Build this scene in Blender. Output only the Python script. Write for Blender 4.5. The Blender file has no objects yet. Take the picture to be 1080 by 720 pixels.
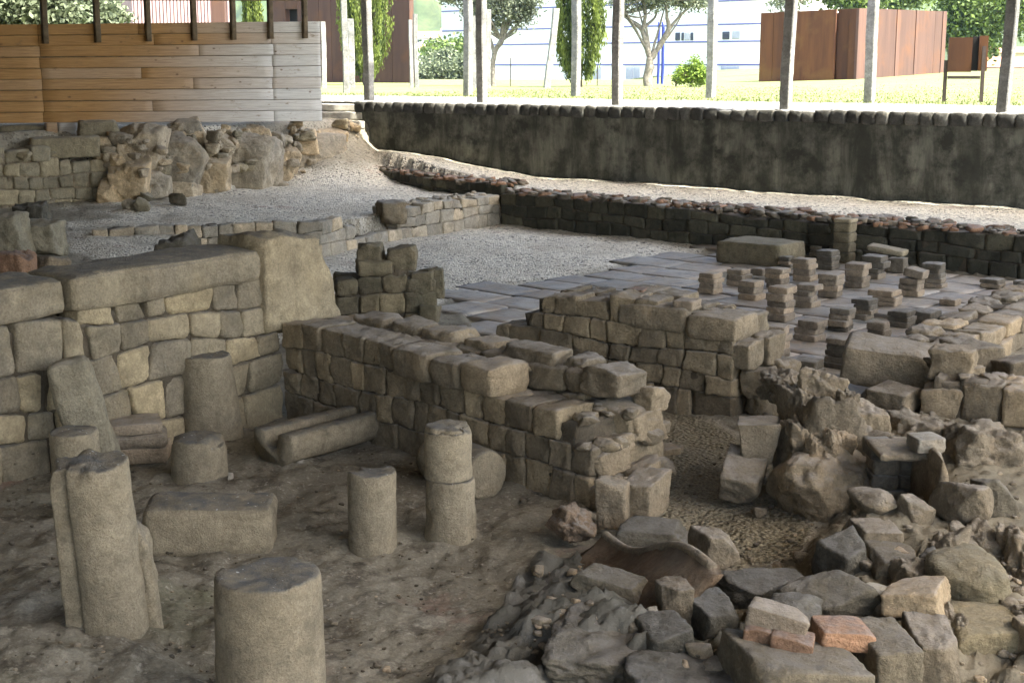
import bpy, math, random
import numpy as np
from mathutils import Vector, Matrix

SC = bpy.context.scene
COL = SC.collection
PI = math.pi
# ------------------------------------------------------------------ camera geometry
F, Y0 = 1500.0, 70.0
PITCH = math.atan((360 - Y0) / F)
SP, CP = math.sin(PITCH), math.cos(PITCH)
CAMZ = 0.67            # lawn level is z = 0, the eye is 0.67 m above it, excavation floor at -1.75
FL = -1.75

def ray(px, py):
    u = (360 - py) / F
    return ((px - 540) / F, CP + u * SP, -SP + u * CP)
def at(px, py, z):
    r = ray(px, py); t = (z - CAMZ) / r[2]
    return (r[0] * t, r[1] * t, z)
def atY(px, py, Y):
    r = ray(px, py); t = Y / r[1]
    return (r[0] * t, Y, CAMZ + r[2] * t)

# ------------------------------------------------------------------ numpy noise
def _h(ix, iy, iz, s):
    h = (ix.astype(np.int64) * 374761393 + iy.astype(np.int64) * 668265263 + iz.astype(np.int64) * 2147483647 + s * 974711) & 0xffffffff
    h = ((h ^ (h >> 13)) * 1274126177) & 0xffffffff
    h = ((h ^ (h >> 16)) * 2246822519) & 0xffffffff
    return ((h ^ (h >> 15)) & 0xffff) / 65535.0
def vnoise(p, s=0):
    i = np.floor(p); f = p - i; f = f * f * (3 - 2 * f)
    i = i.astype(np.int64); x, y, z = i[:, 0], i[:, 1], i[:, 2]
    fx, fy, fz = f[:, 0], f[:, 1], f[:, 2]
    def L(a, b, t): return a + (b - a) * t
    c = L(L(L(_h(x, y, z, s), _h(x + 1, y, z, s), fx), L(_h(x, y + 1, z, s), _h(x + 1, y + 1, z, s), fx), fy),
          L(L(_h(x, y, z + 1, s), _h(x + 1, y, z + 1, s), fx), L(_h(x, y + 1, z + 1, s), _h(x + 1, y + 1, z + 1, s), fx), fy), fz)
    return c * 2 - 1
def fbm(p, s=0, oct=4, gain=0.5):
    a, v, q = 1.0, 0.0, p.copy()
    for k in range(oct):
        v = v + a * vnoise(q, s + k * 17); a *= gain; q = q * 2.03 + 11.7
    return v
def sstep(a, b, x):
    t = np.clip((x - a) / (b - a), 0, 1); return t * t * (3 - 2 * t)

# ------------------------------------------------------------------ mesh collector
class MB:
    def __init__(s): s.v, s.f, s.t, s.m, s.n = [], [], [], [], 0
    def add(s, v, f, tint=0.5, mi=0):
        v = np.asarray(v, float).reshape(-1, 3)
        s.v.append(v); s.f.extend([tuple(int(i) + s.n for i in q) for q in f])
        s.t.append(np.broadcast_to(np.asarray(tint, float), (len(v),)).copy())
        s.m.extend([mi] * len(f)); s.n += len(v)
    def build(s, name, mats, parent=None, loc=(0, 0, 0), rot=(0, 0, 0), smooth=True):
        me = bpy.data.meshes.new(name)
        V = np.concatenate(s.v) if s.v else np.zeros((0, 3))
        me.from_pydata(V.tolist(), [], s.f)
        a = me.attributes.new('tint', 'FLOAT', 'POINT'); a.data.foreach_set('value', np.concatenate(s.t).astype(np.float32))
        for m in (mats if isinstance(mats, (list, tuple)) else [mats]): me.materials.append(m)
        me.polygons.foreach_set('material_index', s.m)
        me.polygons.foreach_set('use_smooth', [smooth] * len(s.f))
        me.update()
        o = bpy.data.objects.new(name, me); COL.objects.link(o)
        o.location = loc; o.rotation_euler = rot
        if parent: o.parent = parent
        return o
def tag(o, label=None, cat=None, group=None, kind=None):
    if label: o['label'] = label
    if cat: o['category'] = cat
    if group: o['group'] = group
    if kind: o['kind'] = kind
    return o
def empty(name, loc=(0, 0, 0), rz=0.0):
    o = bpy.data.objects.new(name, None); COL.objects.link(o); o.empty_display_size = 0.1
    o.location = loc; o.rotation_euler = (0, 0, rz); return o

_lat = {}
def lattice(n, edge=True):
    k = (n, edge)
    if k in _lat: return _lat[k]
    t = np.linspace(-1, 1, n + 1)
    if edge and n >= 4:
        t = np.sign(t) * np.abs(t) ** 0.62
    idx, V, Q = {}, [], []
    def vid(a, b, c):
        kk = (a, b, c)
        if kk not in idx: idx[kk] = len(V); V.append((t[a], t[b], t[c]))
        return idx[kk]
    for ax in range(3):
        for side in (0, n):
            for i in range(n):
                for j in range(n):
                    q = []
                    for (a, b) in ((i, j), (i + 1, j), (i + 1, j + 1), (i, j + 1)):
                        c = [0, 0, 0]; c[ax] = side; c[(ax + 1) % 3] = a; c[(ax + 2) % 3] = b
                        q.append(vid(*c))
                    if side == 0: q.reverse()
                    Q.append(tuple(q))
    _lat[k] = (np.array(V), Q); return _lat[k]

def hexa(mb, C, r=0.03, n=6, amp=0.006, seed=0, tint=0.5, mi=0, bulge=0.0, fs=15.0):
    """a rounded, rough block filling the 8 corners C[ix][iy][iz]"""
    V, Q = lattice(n)
    C = np.asarray(C, float).reshape(2, 2, 2, 3)
    hd = np.array([np.linalg.norm(C[1].mean((0, 1)) - C[0].mean((0, 1))), np.linalg.norm(C[:, 1].mean((0, 1)) - C[:, 0].mean((0, 1))),
                   np.linalg.norm(C[:, :, 1].mean((0, 1)) - C[:, :, 0].mean((0, 1)))]) / 2
    r = min(r, hd.min() * 0.9)
    p = V * hd; core = np.clip(p, -hd + r, hd - r); d = p - core
    ln = np.linalg.norm(d, axis=1, keepdims=True); dn = d / np.maximum(ln, 1e-9)
    p = core + r * dn
    u = (p / hd + 1) / 2
    if bulge:
        w = np.clip(1 - V ** 2, 0, 1)
        bb = bulge * np.minimum(np.minimum(w[:, 0] + (np.abs(V[:, 0]) > .99), w[:, 1] + (np.abs(V[:, 1]) > .99)), w[:, 2] + (np.abs(V[:, 2]) > .99))
    else: bb = 0
    x, y, z = u[:, 0:1], u[:, 1:2], u[:, 2:3]
    P = ((C[0, 0, 0] * (1 - z) + C[0, 0, 1] * z) * (1 - y) + (C[0, 1, 0] * (1 - z) + C[0, 1, 1] * z) * y) * (1 - x) + \
        ((C[1, 0, 0] * (1 - z) + C[1, 0, 1] * z) * (1 - y) + (C[1, 1, 0] * (1 - z) + C[1, 1, 1] * z) * y) * x
    ex = C[1].mean((0, 1)) - C[0].mean((0, 1)); ey = C[:, 1].mean((0, 1)) - C[:, 0].mean((0, 1)); ez = C[:, :, 1].mean((0, 1)) - C[:, :, 0].mean((0, 1))
    N = dn[:, 0:1] * ex / max(np.linalg.norm(ex), 1e-6) + dn[:, 1:2] * ey / max(np.linalg.norm(ey), 1e-6) + dn[:, 2:3] * ez / max(np.linalg.norm(ez), 1e-6)
    disp = amp * fbm(P * fs + seed * 3.17, seed, 3, 0.55) + bb
    mb.add(P + N * np.reshape(disp, (-1, 1)), Q, tint, mi)

def boxc(x0, x1, y0, y1, z0, z1):
    return [[[(x, y, z) for z in (z0, z1)] for y in (y0, y1)] for x in (x0, x1)]

def rockpts(dims, seed, n=12, planes=14, box=0.0, rough=0.05, k=34, faces=()):
    """angular stone: polytope of jittered planes, each plane with its own broken surface"""
    rs = np.random.RandomState(seed)
    V, Q = lattice(n, False)
    hd = np.array(dims) / 2.0
    q = np.tan(V * PI / 4) if box < .5 else V
    qn = q / np.linalg.norm(q, axis=1, keepdims=True)
    N, D = [], []
    if box > 0:
        for ax in range(3):
            for sg in (-1, 1):
                nn = np.zeros(3); nn[ax] = sg; nn += rs.normal(0, 0.16 * max(.12, 1.2 - box), 3); N.append(nn / np.linalg.norm(nn)); D.append(0.93 * rs.uniform(.94, 1.0))
        for _ in range(planes // 2):
            nn = rs.normal(0, 1, 3); nn /= np.linalg.norm(nn); N.append(nn); D.append(rs.uniform(.95, 1.25) * (1 + .12 * box))
    else:
        for _ in range(planes):
            nn = rs.normal(0, 1, 3); nn /= np.linalg.norm(nn); N.append(nn); D.append(rs.uniform(.68, .98))
        for ax in range(3):
            for sg in (-1, 1):
                nn = np.zeros(3); nn[ax] = sg; nn += rs.normal(0, .2, 3); N.append(nn / np.linalg.norm(nn)); D.append(rs.uniform(.85, 1.0))
    for nn, dd in faces: nn = np.array(nn, float); N.append(nn / np.linalg.norm(nn)); D.append(dd)
    N = np.array(N); D = np.array(D)
    c = np.maximum(qn @ N.T, 1e-3)
    if n >= 7:
        fl = np.stack([fbm(qn * 2.6 + seed * 1.3 + 9 * m, seed + m, 5, .58) for m in range(3)], 1) * rough * 1.1
        c = c / (1 + fl[:, np.arange(len(D)) % 3])
    R = D / c
    R = (np.sum(R ** (-k), axis=1)) ** (-1.0 / k)
    P = qn * R[:, None] * hd
    e = P.max(0) - P.min(0); P = (P - (P.max(0) + P.min(0)) / 2) / e * np.array(dims)
    s = float(np.mean(dims))
    nrm = P / hd; nrm /= np.linalg.norm(nrm, axis=1, keepdims=True)
    d = rough * s * (0.22 * fbm(P / s * 5.1 + seed, seed, 4, .6) - 0.30 * np.maximum(0, fbm(P / s * 3.0 + 7 + seed, seed + 5, 4, .5) - .15))
    P = P + nrm * d[:, None]
    return P, Q

def Rz(a): return np.array([[math.cos(a), -math.sin(a), 0], [math.sin(a), math.cos(a), 0], [0, 0, 1]])
def Rx(a): return np.array([[1, 0, 0], [0, math.cos(a), -math.sin(a)], [0, math.sin(a), math.cos(a)]])
def Ry(a): return np.array([[math.cos(a), 0, math.sin(a)], [0, 1, 0], [-math.sin(a), 0, math.cos(a)]])

# ------------------------------------------------------------------ materials
class NT:
    def __init__(s, name):
        s.m = bpy.data.materials.new(name); s.m.use_nodes = True; s.t = s.m.node_tree; s.t.nodes.clear()
        s.out = s.n('ShaderNodeOutputMaterial'); s.b = s.n('ShaderNodeBsdfPrincipled'); s.l(s.b.outputs[0], s.out.inputs[0])
        s.tc = s.n('ShaderNodeTexCoord')
    def n(s, k): return s.t.nodes.new(k)
    def l(s, a, b): s.t.links.new(a, b)
    def mapping(s, sc=(1, 1, 1), src=None, rot=(0, 0, 0)):
        m = s.n('ShaderNodeMapping'); m.inputs['Scale'].default_value = sc; m.inputs['Rotation'].default_value = rot
        s.l(src or s.tc.outputs['Object'], m.inputs[0]); return m.outputs[0]
    def noise(s, scale, detail=4, rough=.55, vec=None, dist=0):
        x = s.n('ShaderNodeTexNoise'); x.inputs['Scale'].default_value = scale; x.inputs['Detail'].default_value = detail
        x.inputs['Roughness'].default_value = rough; x.inputs['Distortion'].default_value = dist
        s.l(vec or s.tc.outputs['Object'], x.inputs['Vector']); return x.outputs[0]
    def voro(s, scale, feat='F1', vec=None, out=0):
        x = s.n('ShaderNodeTexVoronoi'); x.feature = feat; x.inputs['Scale'].default_value = scale
        s.l(vec or s.tc.outputs['Object'], x.inputs['Vector']); return x.outputs[out]
    def rng(s, v, a, b, c=0., d=1.):
        x = s.n('ShaderNodeMapRange'); s.l(v, x.inputs[0])
        for i, k in enumerate((a, b, c, d)): x.inputs[1 + i].default_value = k
        return x.outputs[0]
    def math(s, op, a, b=None):
        x = s.n('ShaderNodeMath'); x.operation = op
        for i, k in enumerate((a, b)):
            if k is None: continue
            if isinstance(k, (int, float)): x.inputs[i].default_value = k
            else: s.l(k, x.inputs[i])
        return x.outputs[0]
    def mix(s, fac, a, b, mode='MIX'):
        x = s.n('ShaderNodeMix'); x.data_type = 'RGBA'; x.blend_type = mode
        for sock, k in ((x.inputs[0], fac), (x.inputs[6], a), (x.inputs[7], b)):
            if isinstance(k, (int, float)): sock.default_value = k
            elif isinstance(k, tuple): sock.default_value = (*k, 1) if len(k) == 3 else k
            else: s.l(k, sock)
        return x.outputs[2]
    def grey(s, v):
        x = s.n('ShaderNodeCombineColor'); [s.l(v, x.inputs[i]) for i in range(3)]; return x.outputs[0]
    def attr(s, name):
        x = s.n('ShaderNodeAttribute'); x.attribute_name = name; return x.outputs['Fac']
    def up(s):
        g = s.n('ShaderNodeNewGeometry'); sx = s.n('ShaderNodeSeparateXYZ'); s.l(g.outputs['Normal'], sx.inputs[0]); return sx.outputs[2]
    def bump(s, h, strength=.5, dist=.02, prev=None):
        x = s.n('ShaderNodeBump'); x.inputs['Strength'].default_value = strength; x.inputs['Distance'].default_value = dist
        s.l(h, x.inputs['Height'])
        if prev: s.l(prev, x.inputs['Normal'])
        return x.outputs[0]
    def done(s, col, rough=.9, bump=None, spec=.3):
        if isinstance(col, tuple): s.b.inputs['Base Color'].default_value = (*col, 1)
        else: s.l(col, s.b.inputs['Base Color'])
        if isinstance(rough, (int, float)): s.b.inputs['Roughness'].default_value = rough
        else: s.l(rough, s.b.inputs['Roughness'])
        s.b.inputs['Specular IOR Level'].default_value = spec
        if bump: s.l(bump, s.b.inputs['Normal'])
        return s.m

def stone(name, c1, c2, c3, dust=(.34, .33, .31), dustamt=.6, grain=70, bump=.5, dark=(.07, .06, .045), darkamt=.55, var=.5, big=2.2, speck=.0):
    k = NT(name)
    n1 = k.rng(k.noise(big, 5, .6), .35, .65)
    col = k.mix(n1, c1, c2)
    t = k.attr('tint')
    col = k.mix(k.rng(t, .45, 1.0), col, c3)
    col = k.mix(1.0, col, k.grey(k.rng(t, 0, 1, 1 - var * .5, 1 + var * .5)), 'MULTIPLY')
    g = k.noise(grain, 3, .7)
    col = k.mix(1.0, col, k.grey(k.rng(g, .3, .7, .78, 1.22)), 'MULTIPLY')
    col = k.mix(1.0, col, k.grey(k.rng(k.noise(grain * .22, 5, .7), .3, .7, .84, 1.16)), 'MULTIPLY')
    col = k.mix(k.math('MULTIPLY', k.rng(k.noise(big * 1.7, 6, .7), .5, .7), .5), col, c3)
    col = k.mix(1.0, col, k.grey(k.rng(k.noise(4.5, 6, .68, dist=.4), .32, .68, .66, 1.26)), 'MULTIPLY')
    run = k.rng(k.noise(5, 5, .7, k.mapping((1, 1, .22)), .5), .56, .74)
    col = k.mix(k.math('MULTIPLY', run, darkamt * .6), col, dark)
    lich = k.rng(k.noise(17, 5, .7, dist=.3), .66, .72)
    col = k.mix(k.math('MULTIPLY', lich, .28), col, (.36, .35, .29))
    st = k.rng(k.noise(big * 2.6, 7, .7, dist=.6), .54, .72)
    col = k.mix(k.math('MULTIPLY', st, darkamt), col, dark)
    upz = k.rng(k.up(), .45, .9)
    dn = k.rng(k.noise(9, 6, .7), .3, .6)
    col = k.mix(k.math('MULTIPLY', k.math('MULTIPLY', upz, dn), dustamt), col, dust)  # dust on upward faces; its paler tones also paint in skylight
    if speck:
        sp = k.rng(k.noise(grain * .42, 2, .5), .70, .74)
        col = k.mix(k.math('MULTIPLY', k.math('MULTIPLY', sp, speck), upz), col, (.6, .6, .57))
    h = k.math('ADD', k.math('MULTIPLY', k.noise(13, 9, .72), 1.0), k.math('MULTIPLY', k.noise(grain, 4, .75), .35))
    return k.done(col, .93, k.bump(h, min(1, bump * 1.7), .045), .2)

M = {}
M['block'] = stone('hewn_granite', (0.262, 0.208, 0.135), (0.194, 0.159, 0.108), (0.291, 0.227, 0.140), dust=(0.349, 0.319, 0.288), darkamt=.45, var=.6)
M['bigblock'] = stone('pale_hewn_granite', (0.349, 0.291, 0.194), (0.281, 0.236, 0.167), (0.378, 0.301, 0.180), dust=(0.126, 0.120, 0.113), dustamt=.8, darkamt=.3)
M['column'] = stone('grainy_column_granite', (0.306, 0.254, 0.171), (0.267, 0.222, 0.153), (0.320, 0.259, 0.167), dust=(0.116, 0.113, 0.108), dustamt=.9, grain=110, bump=.45, darkamt=.5, speck=.8)
M['boulder'] = stone('field_granite', (0.276, 0.222, 0.149), (0.213, 0.176, 0.122), (0.330, 0.250, 0.153), dust=(0.359, 0.328, 0.297), darkamt=.4)
M['darkrock'] = stone('weathered_dark_rock', (0.132, 0.118, 0.088), (0.084, 0.078, 0.063), (0.165, 0.137, 0.092), dust=(0.204, 0.194, 0.184), dustamt=.6, darkamt=.6)
M['mossrock'] = stone('mossy_wall_stone', (0.209, 0.171, 0.113), (0.136, 0.120, 0.079), (0.252, 0.204, 0.122), dust=(0.213, 0.194, 0.149), dark=(0.063, 0.061, 0.032), darkamt=.7)
M['brick'] = stone('old_terracotta_brick', (.34, .275, .195), (.28, .23, .17), (.355, .27, .18), dust=(.36, .33, .30), dustamt=.6, darkamt=.3, var=.5)
M['brickdark'] = stone('sooty_brick', (.215, .185, .14), (.15, .135, .105), (.27, .215, .15), dust=(.34, .32, .30), dustamt=.7, darkamt=.5, var=.5)
M['redbrick'] = stone('red_terracotta', (0.330, 0.190, 0.113), (0.262, 0.167, 0.108), (0.359, 0.204, 0.117), dust=(0.233, 0.204, 0.189), dustamt=.8, darkamt=.4)
M['pot'] = stone('terracotta_vessel', (.215, .135, .075), (.15, .11, .072), (.20, .16, .115), dust=(.24, .22, .19), dustamt=.3, darkamt=.6, grain=40, bump=.7, big=4)
M['darkwall'] = stone('damp_masonry', (.105, .097, .071), (.068, .067, .05), (.135, .123, .083), dust=(.26, .22, .19), dustamt=.9, dark=(.025, .028, .018), darkamt=.7)
M['palekerb'] = stone('pale_kerb_stone', (.42, .37, .285), (.37, .335, .275), (.44, .35, .235), dust=(.42, .40, .36), dustamt=.6, darkamt=.25, var=.6)
M['cliff'] = stone('ochre_bedrock', (0.446, 0.375, 0.270), (0.388, 0.342, 0.270), (0.456, 0.342, 0.207), dust=(0.349, 0.305, 0.252), darkamt=.4, big=1.2)
M['palemason'] = stone('faded_masonry', (0.330, 0.287, 0.203), (0.281, 0.245, 0.171), (0.349, 0.287, 0.180), dust=(0.339, 0.305, 0.252), darkamt=.3)
M['mortar'] = stone('earth_mortar', (0.131, 0.106, 0.072), (0.092, 0.074, 0.051), (0.165, 0.134, 0.090), dust=(0.213, 0.185, 0.153), dustamt=.7, darkamt=.5)
M['lump'] = stone('rubble_mortar', (0.301, 0.250, 0.176), (0.233, 0.190, 0.131), (0.339, 0.250, 0.153), dust=(0.349, 0.315, 0.270), darkamt=.6, bump=.9)
M['postgranite'] = stone('post_granite', (.25, .25, .24), (.18, .18, .172), (.28, .275, .26), dust=(.3, .3, .3), darkamt=.45, grain=30, dark=(.10, .095, .085), speck=.5)
M['tile'] = None

def m_ground():
    k = NT('excavated_earth')
    g = k.attr('gravel'); br = k.attr('brown'); rk = k.attr('rock')
    # trodden earth
    n = k.rng(k.noise(1.3, 6, .62), .35, .65)
    dirt = k.mix(n, (.255, .225, .168), (.175, .153, .115))
    dirt = k.mix(k.rng(k.noise(.8, 5, .7, dist=.5), .52, .68), dirt, (.30, .27, .215))
    dirt = k.mix(k.rng(k.noise(4.5, 8, .75), .52, .62), dirt, (.115, .097, .072))
    dirt = k.mix(k.rng(k.noise(30, 3, .6), .58, .70), dirt, (.33, .295, .235))
    dirt = k.mix(k.math('MULTIPLY', k.rng(k.noise(1.0, 5, .6), .48, .66), k.math('MULTIPLY', k.attr('moss'), .45)), dirt, (.10, .105, .045))
    dirt = k.mix(k.rng(k.noise(1.5, 5, .65, k.mapping((1, 1, 1), None, (0, 0, 1))), .62, .74), dirt, (.25, .165, .125))
    dirt = k.mix(1.0, dirt, k.grey(k.rng(k.noise(55, 4, .75), .3, .7, .72, 1.25)), 'MULTIPLY')
    # bedrock
    rock = k.mix(k.rng(k.noise(3, 6, .65), .35, .65), (.15, .14, .12), (.09, .085, .068))
    rock = k.mix(k.rng(k.noise(9, 6, .7), .55, .72), rock, (.22, .21, .195))
    # gravel
    vc = k.n('ShaderNodeTexVoronoi'); vc.inputs['Scale'].default_value = 34; k.l(k.tc.outputs['Object'], vc.inputs['Vector'])
    cv = k.n('ShaderNodeSeparateColor'); k.l(vc.outputs['Color'], cv.inputs[0])
    gr = k.mix(cv.outputs[0], (.50, .455, .365), (.82, .76, .65))
    gr = k.mix(k.rng(cv.outputs[1], .84, .9), gr, (.12, .11, .10))
    gr = k.mix(k.rng(k.noise(.7, 5, .65), .5, .75), gr, (.48, .42, .33))
    gr = k.mix(k.rng(k.noise(1.1, 6, .7), .6, .8), gr, (.36, .20, .15))
    grb = k.mix(k.rng(k.noise(60, 3, .7), .35, .65), (.11, .095, .07), (.31, .265, .18))
    gr = k.mix(br, gr, grb)
    pl = k.mix(k.rng(k.noise(2.4, 6, .65), .35, .65), (.225, .195, .14), (.15, .13, .095)); pl = k.mix(k.rng(k.noise(9, 7, .75), .55, .7), pl, (.085, .07, .05))
    dirt = k.mix(k.attr('plaster'), dirt, pl)
    col = k.mix(rk, dirt, rock)
    col = k.mix(g, col, gr)
    vh = k.rng(vc.outputs['Distance'], 0, .6, 1, 0)
    hb = k.math('MULTIPLY', g, vh)
    hd = k.math('ADD', k.math('MULTIPLY', k.noise(11, 8, .72), 1.2), hb)
    return k.done(col, .95, k.bump(hd, .75, .03), .15)
M['ground'] = m_ground()

def m_tile():
    k = NT('worn_floor_tile'); t = k.attr('tint')
    c = k.mix(t, (.25, .23, .20), (.37, .33, .28))
    c = k.mix(k.rng(k.noise(2.2, 6, .65), .45, .7), c, (.27, .21, .155))
    c = k.mix(k.rng(k.noise(7, 6, .7), .52, .68), c, (.17, .165, .165))
    return k.done(c, k.rng(k.noise(3, 4), .3, .7, .55, .9), k.bump(k.noise(18, 6, .7), .5, .025), .25)
M['tile'] = m_tile()

def m_mould():
    k = NT('mould_streaked_render')
    v = k.mapping((1.3, 1.3, .26))
    s = k.rng(k.noise(1.9, 8, .72, v, .4), .38, .68)
    c = k.mix(s, (.055, .056, .045), (.235, .23, .19))
    c = k.mix(k.rng(k.noise(2.5, 6, .7), .42, .62), c, (.042, .042, .034))
    # pale runs towards the foot of the wall where mould has not taken
    sx = k.n('ShaderNodeSeparateXYZ'); k.l(k.tc.outputs['Object'], sx.inputs[0])
    z = k.rng(k.math('ADD', sx.outputs[2], k.math('MULTIPLY', k.noise(3.2, 5, .7, k.mapping((1, 1, .25))), .9)), -.35, -.75)
    c = k.mix(k.math('MULTIPLY', z, .7), c, (.26, .255, .205))
    return k.done(c, .9, k.bump(k.noise(16, 6, .7), .5, .02), .2)
M['mould'] = m_mould()

def m_plank():
    k = NT('pine_plank'); t = k.attr('tint')
    v = k.mapping((1.0, 1.0, 26))
    g = k.noise(2.0, 6, .65, v, .8)
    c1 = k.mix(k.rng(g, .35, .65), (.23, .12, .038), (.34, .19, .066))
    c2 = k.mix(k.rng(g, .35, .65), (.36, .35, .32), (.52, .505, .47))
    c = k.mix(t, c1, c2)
    kn = k.rng(k.voro(2.7, 'F1', k.mapping((1, 1, 1.9))), .035, .10, 1, 0)
    c = k.mix(k.math('MULTIPLY', kn, .8), c, (.09, .045, .02))
    c = k.mix(k.rng(k.noise(3.5, 5, .7, k.mapping((1, 1, 3))), .60, .75), c, (.15, .095, .045))
    return k.done(c, .7, k.bump(g, .25, .01), .25)
M['plank'] = m_plank()
def m_flat(name, c, rough=.7, var=.25, sc=6, spec=.3, metal=0, bump=.15):
    k = NT(name); n = k.noise(sc, 5, .6)
    col = k.mix(1.0, c, k.grey(k.rng(n, .3, .7, 1 - var, 1 + var)), 'MULTIPLY')
    k.b.inputs['Metallic'].default_value = metal
    return k.done(col, rough, k.bump(n, bump, .01), spec)
M['darkwood'] = m_flat('weathered_dark_timber', (.115, .085, .05), .8, .4, 9)
M['greywood'] = m_flat('weathered_grey_timber', (.36, .34, .30), .8, .3, 9)
M['rooftimber'] = m_flat('roof_timber', (.18, .13, .085), .75, .25, 4)
M['roofdeck'] = m_flat('dark_roof_deck', (.16, .13, .10), .8, .15, 2)
M['white'] = m_flat('white_render', (.80, .80, .79), .8, .04, 1)
M['blueline'] = m_flat('blue_painted_band', (.12, .13, .33), .5, .1, 3)
M['bluepole'] = m_flat('blue_painted_steel', (.03, .045, .22), .4, .1, 3)
M['glass'] = m_flat('dark_window_glass', (.03, .035, .05), .15, .1, 3, .6)
M['frost'] = m_flat('pale_window_blind', (.36, .37, .42), .4, .1, 3, .5)
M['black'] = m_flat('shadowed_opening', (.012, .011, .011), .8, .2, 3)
M['darkmetal'] = m_flat('dark_steel', (.05, .035, .03), .6, .3, 9, .4)
M['rooftile'] = m_flat('red_roof_tile', (.38, .17, .10), .8, .35, 5)
M['housewall'] = m_flat('pale_house_wall', (.66, .62, .56), .85, .1, 1)
M['bark'] = m_flat('olive_bark', (.20, .18, .15), .9, .45, 14, .2, 0, .8)
M['bark2'] = m_flat('brown_bark', (.10, .075, .05), .9, .4, 14, .2, 0, .8)
M['ribbed'] = m_flat('lilac_grey_cladding', (.30, .22, .22), .6, .15, 3)

def m_corten(name, a, b, c):
    k = NT(name); t = k.attr('tint')
    v = k.mapping((2.2, 2.2, .25))
    col = k.mix(k.rng(k.noise(1.2, 6, .65, v), .35, .65), a, b)
    col = k.mix(k.rng(k.noise(.7, 5, .6), .5, .7), col, c)
    col = k.mix(k.rng(k.noise(7, 5, .7, k.mapping((3, 3, .3))), .58, .74), col, b)
    col = k.mix(1.0, col, k.grey(k.rng(t, 0, 1, .62, 1.38)), 'MULTIPLY')
    return k.done(col, .75, k.bump(k.noise(40, 4, .6), .2, .01), .3)
M['corten'] = m_corten('rusted_steel', (.060, .021, .008), (.105, .040, .012), (.125, .058, .016))
M['cortenpurple'] = m_corten('purple_brown_rusted_steel', (.058, .031, .025), (.085, .046, .034), (.105, .047, .024))

def m_leaf(name, a, b, tr=.25):
    k = NT(name); t = k.attr('tint')
    c = k.mix(t, a, b)
    k.done(c, .6, None, .25)
    tb = k.n('ShaderNodeBsdfTranslucent'); k.l(c, tb.inputs[0])
    ms = k.n('ShaderNodeMixShader'); ms.inputs[0].default_value = tr
    k.l(k.b.outputs[0], ms.inputs[1]); k.l(tb.outputs[0], ms.inputs[2]); k.l(ms.outputs[0], k.out.inputs[0])
    return k.m
M['olive'] = m_leaf('olive_leaves', (.085, .105, .065), (.20, .225, .165))
M['cypress'] = m_leaf('cypress_sprays', (.022, .042, .010), (.14, .18, .035))
M['leaf'] = m_leaf('broad_leaves', (.035, .065, .015), (.14, .20, .045))
M['bush'] = m_leaf('yellow_green_leaves', (.08, .14, .02), (.22, .30, .05))
M['pale'] = m_leaf('grey_green_leaves', (.07, .09, .055), (.17, .20, .12))
M['blade'] = m_leaf('lawn_blades', (.09, .125, .035), (.19, .205, .085))

def m_lawn():
    k = NT('dry_lawn')
    c = k.mix(k.rng(k.noise(.5, 6, .65), .35, .65), (.155, .17, .075), (.12, .148, .055))
    c = k.mix(k.rng(k.noise(2.5, 6, .7, k.mapping((1, 1, 1))), .5, .7), c, (.20, .19, .105))
    c = k.mix(1.0, c, k.grey(k.rng(k.noise(14, 4, .7), .3, .7, .75, 1.25)), 'MULTIPLY')
    return k.done(c, .95, k.bump(k.noise(20, 5, .7), .6, .04), .1)
M['lawn'] = m_lawn()
def m_cobble():
    k = NT('granite_setts'); t = k.attr('tint')
    c = k.mix(t, (.12, .118, .118), (.23, .222, .214))
    c = k.mix(1.0, c, k.grey(k.rng(k.noise(30, 4, .7), .3, .7, .75, 1.25)), 'MULTIPLY')
    return k.done(c, .85, k.bump(k.noise(25, 5, .7), .4, .02), .25)
M['cobble'] = m_cobble()
def m_hill(name, a, b, sc):
    k = NT(name); c = k.mix(k.rng(k.noise(sc, 6, .65), .35, .65), a, b)
    c = k.mix(1.0, c, k.grey(k.rng(k.noise(sc * 6, 4, .7), .3, .7, .6, 1.4)), 'MULTIPLY')
    return k.done(c, .95, None, .1)
M['hill'] = m_hill('wooded_hillside', (.035, .055, .020), (.07, .085, .035), .02)

# ------------------------------------------------------------------ plan of the dig (metres)
def lerp2(a, b, t): return (a[0] + (b[0] - a[0]) * t, a[1] + (b[1] - a[1]) * t)
H0, H1 = (-2.95, 27.40), (7.13, 20.27)           # face of the tall retaining wall
G0, G1 = (-0.19, 22.22), (5.97, 16.42)           # face of the low back wall
E_LINE = [(-6.2, 17.3), (-4.09, 17.9), (-2.46, 18.36), (-1.57, 20.34), (-0.19, 22.22)]
GL = [(-2.74, 26.5), (-1.27, 23.85), (-0.19, 22.62)]   # dark kerb between the two gravel terraces
LW0, LW1 = (-4.4, 6.49), (-1.6, 9.71)            # left wall face
B0, B1 = (-1.6, 9.71), (0.42, 7.60)              # middle wall face
C0, C1 = (-0.12, 10.71), (1.53, 9.63)            # third wall face
K0, K1 = (3.14, 9.74), (5.64, 13.36)             # diagonal wall by the hypocaust
ROCK = [(-11, 17.2), (-7.9, 19.9), (-6.2, 22.1), (-4.60, 23.55), (-2.95, 26.8)]

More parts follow.
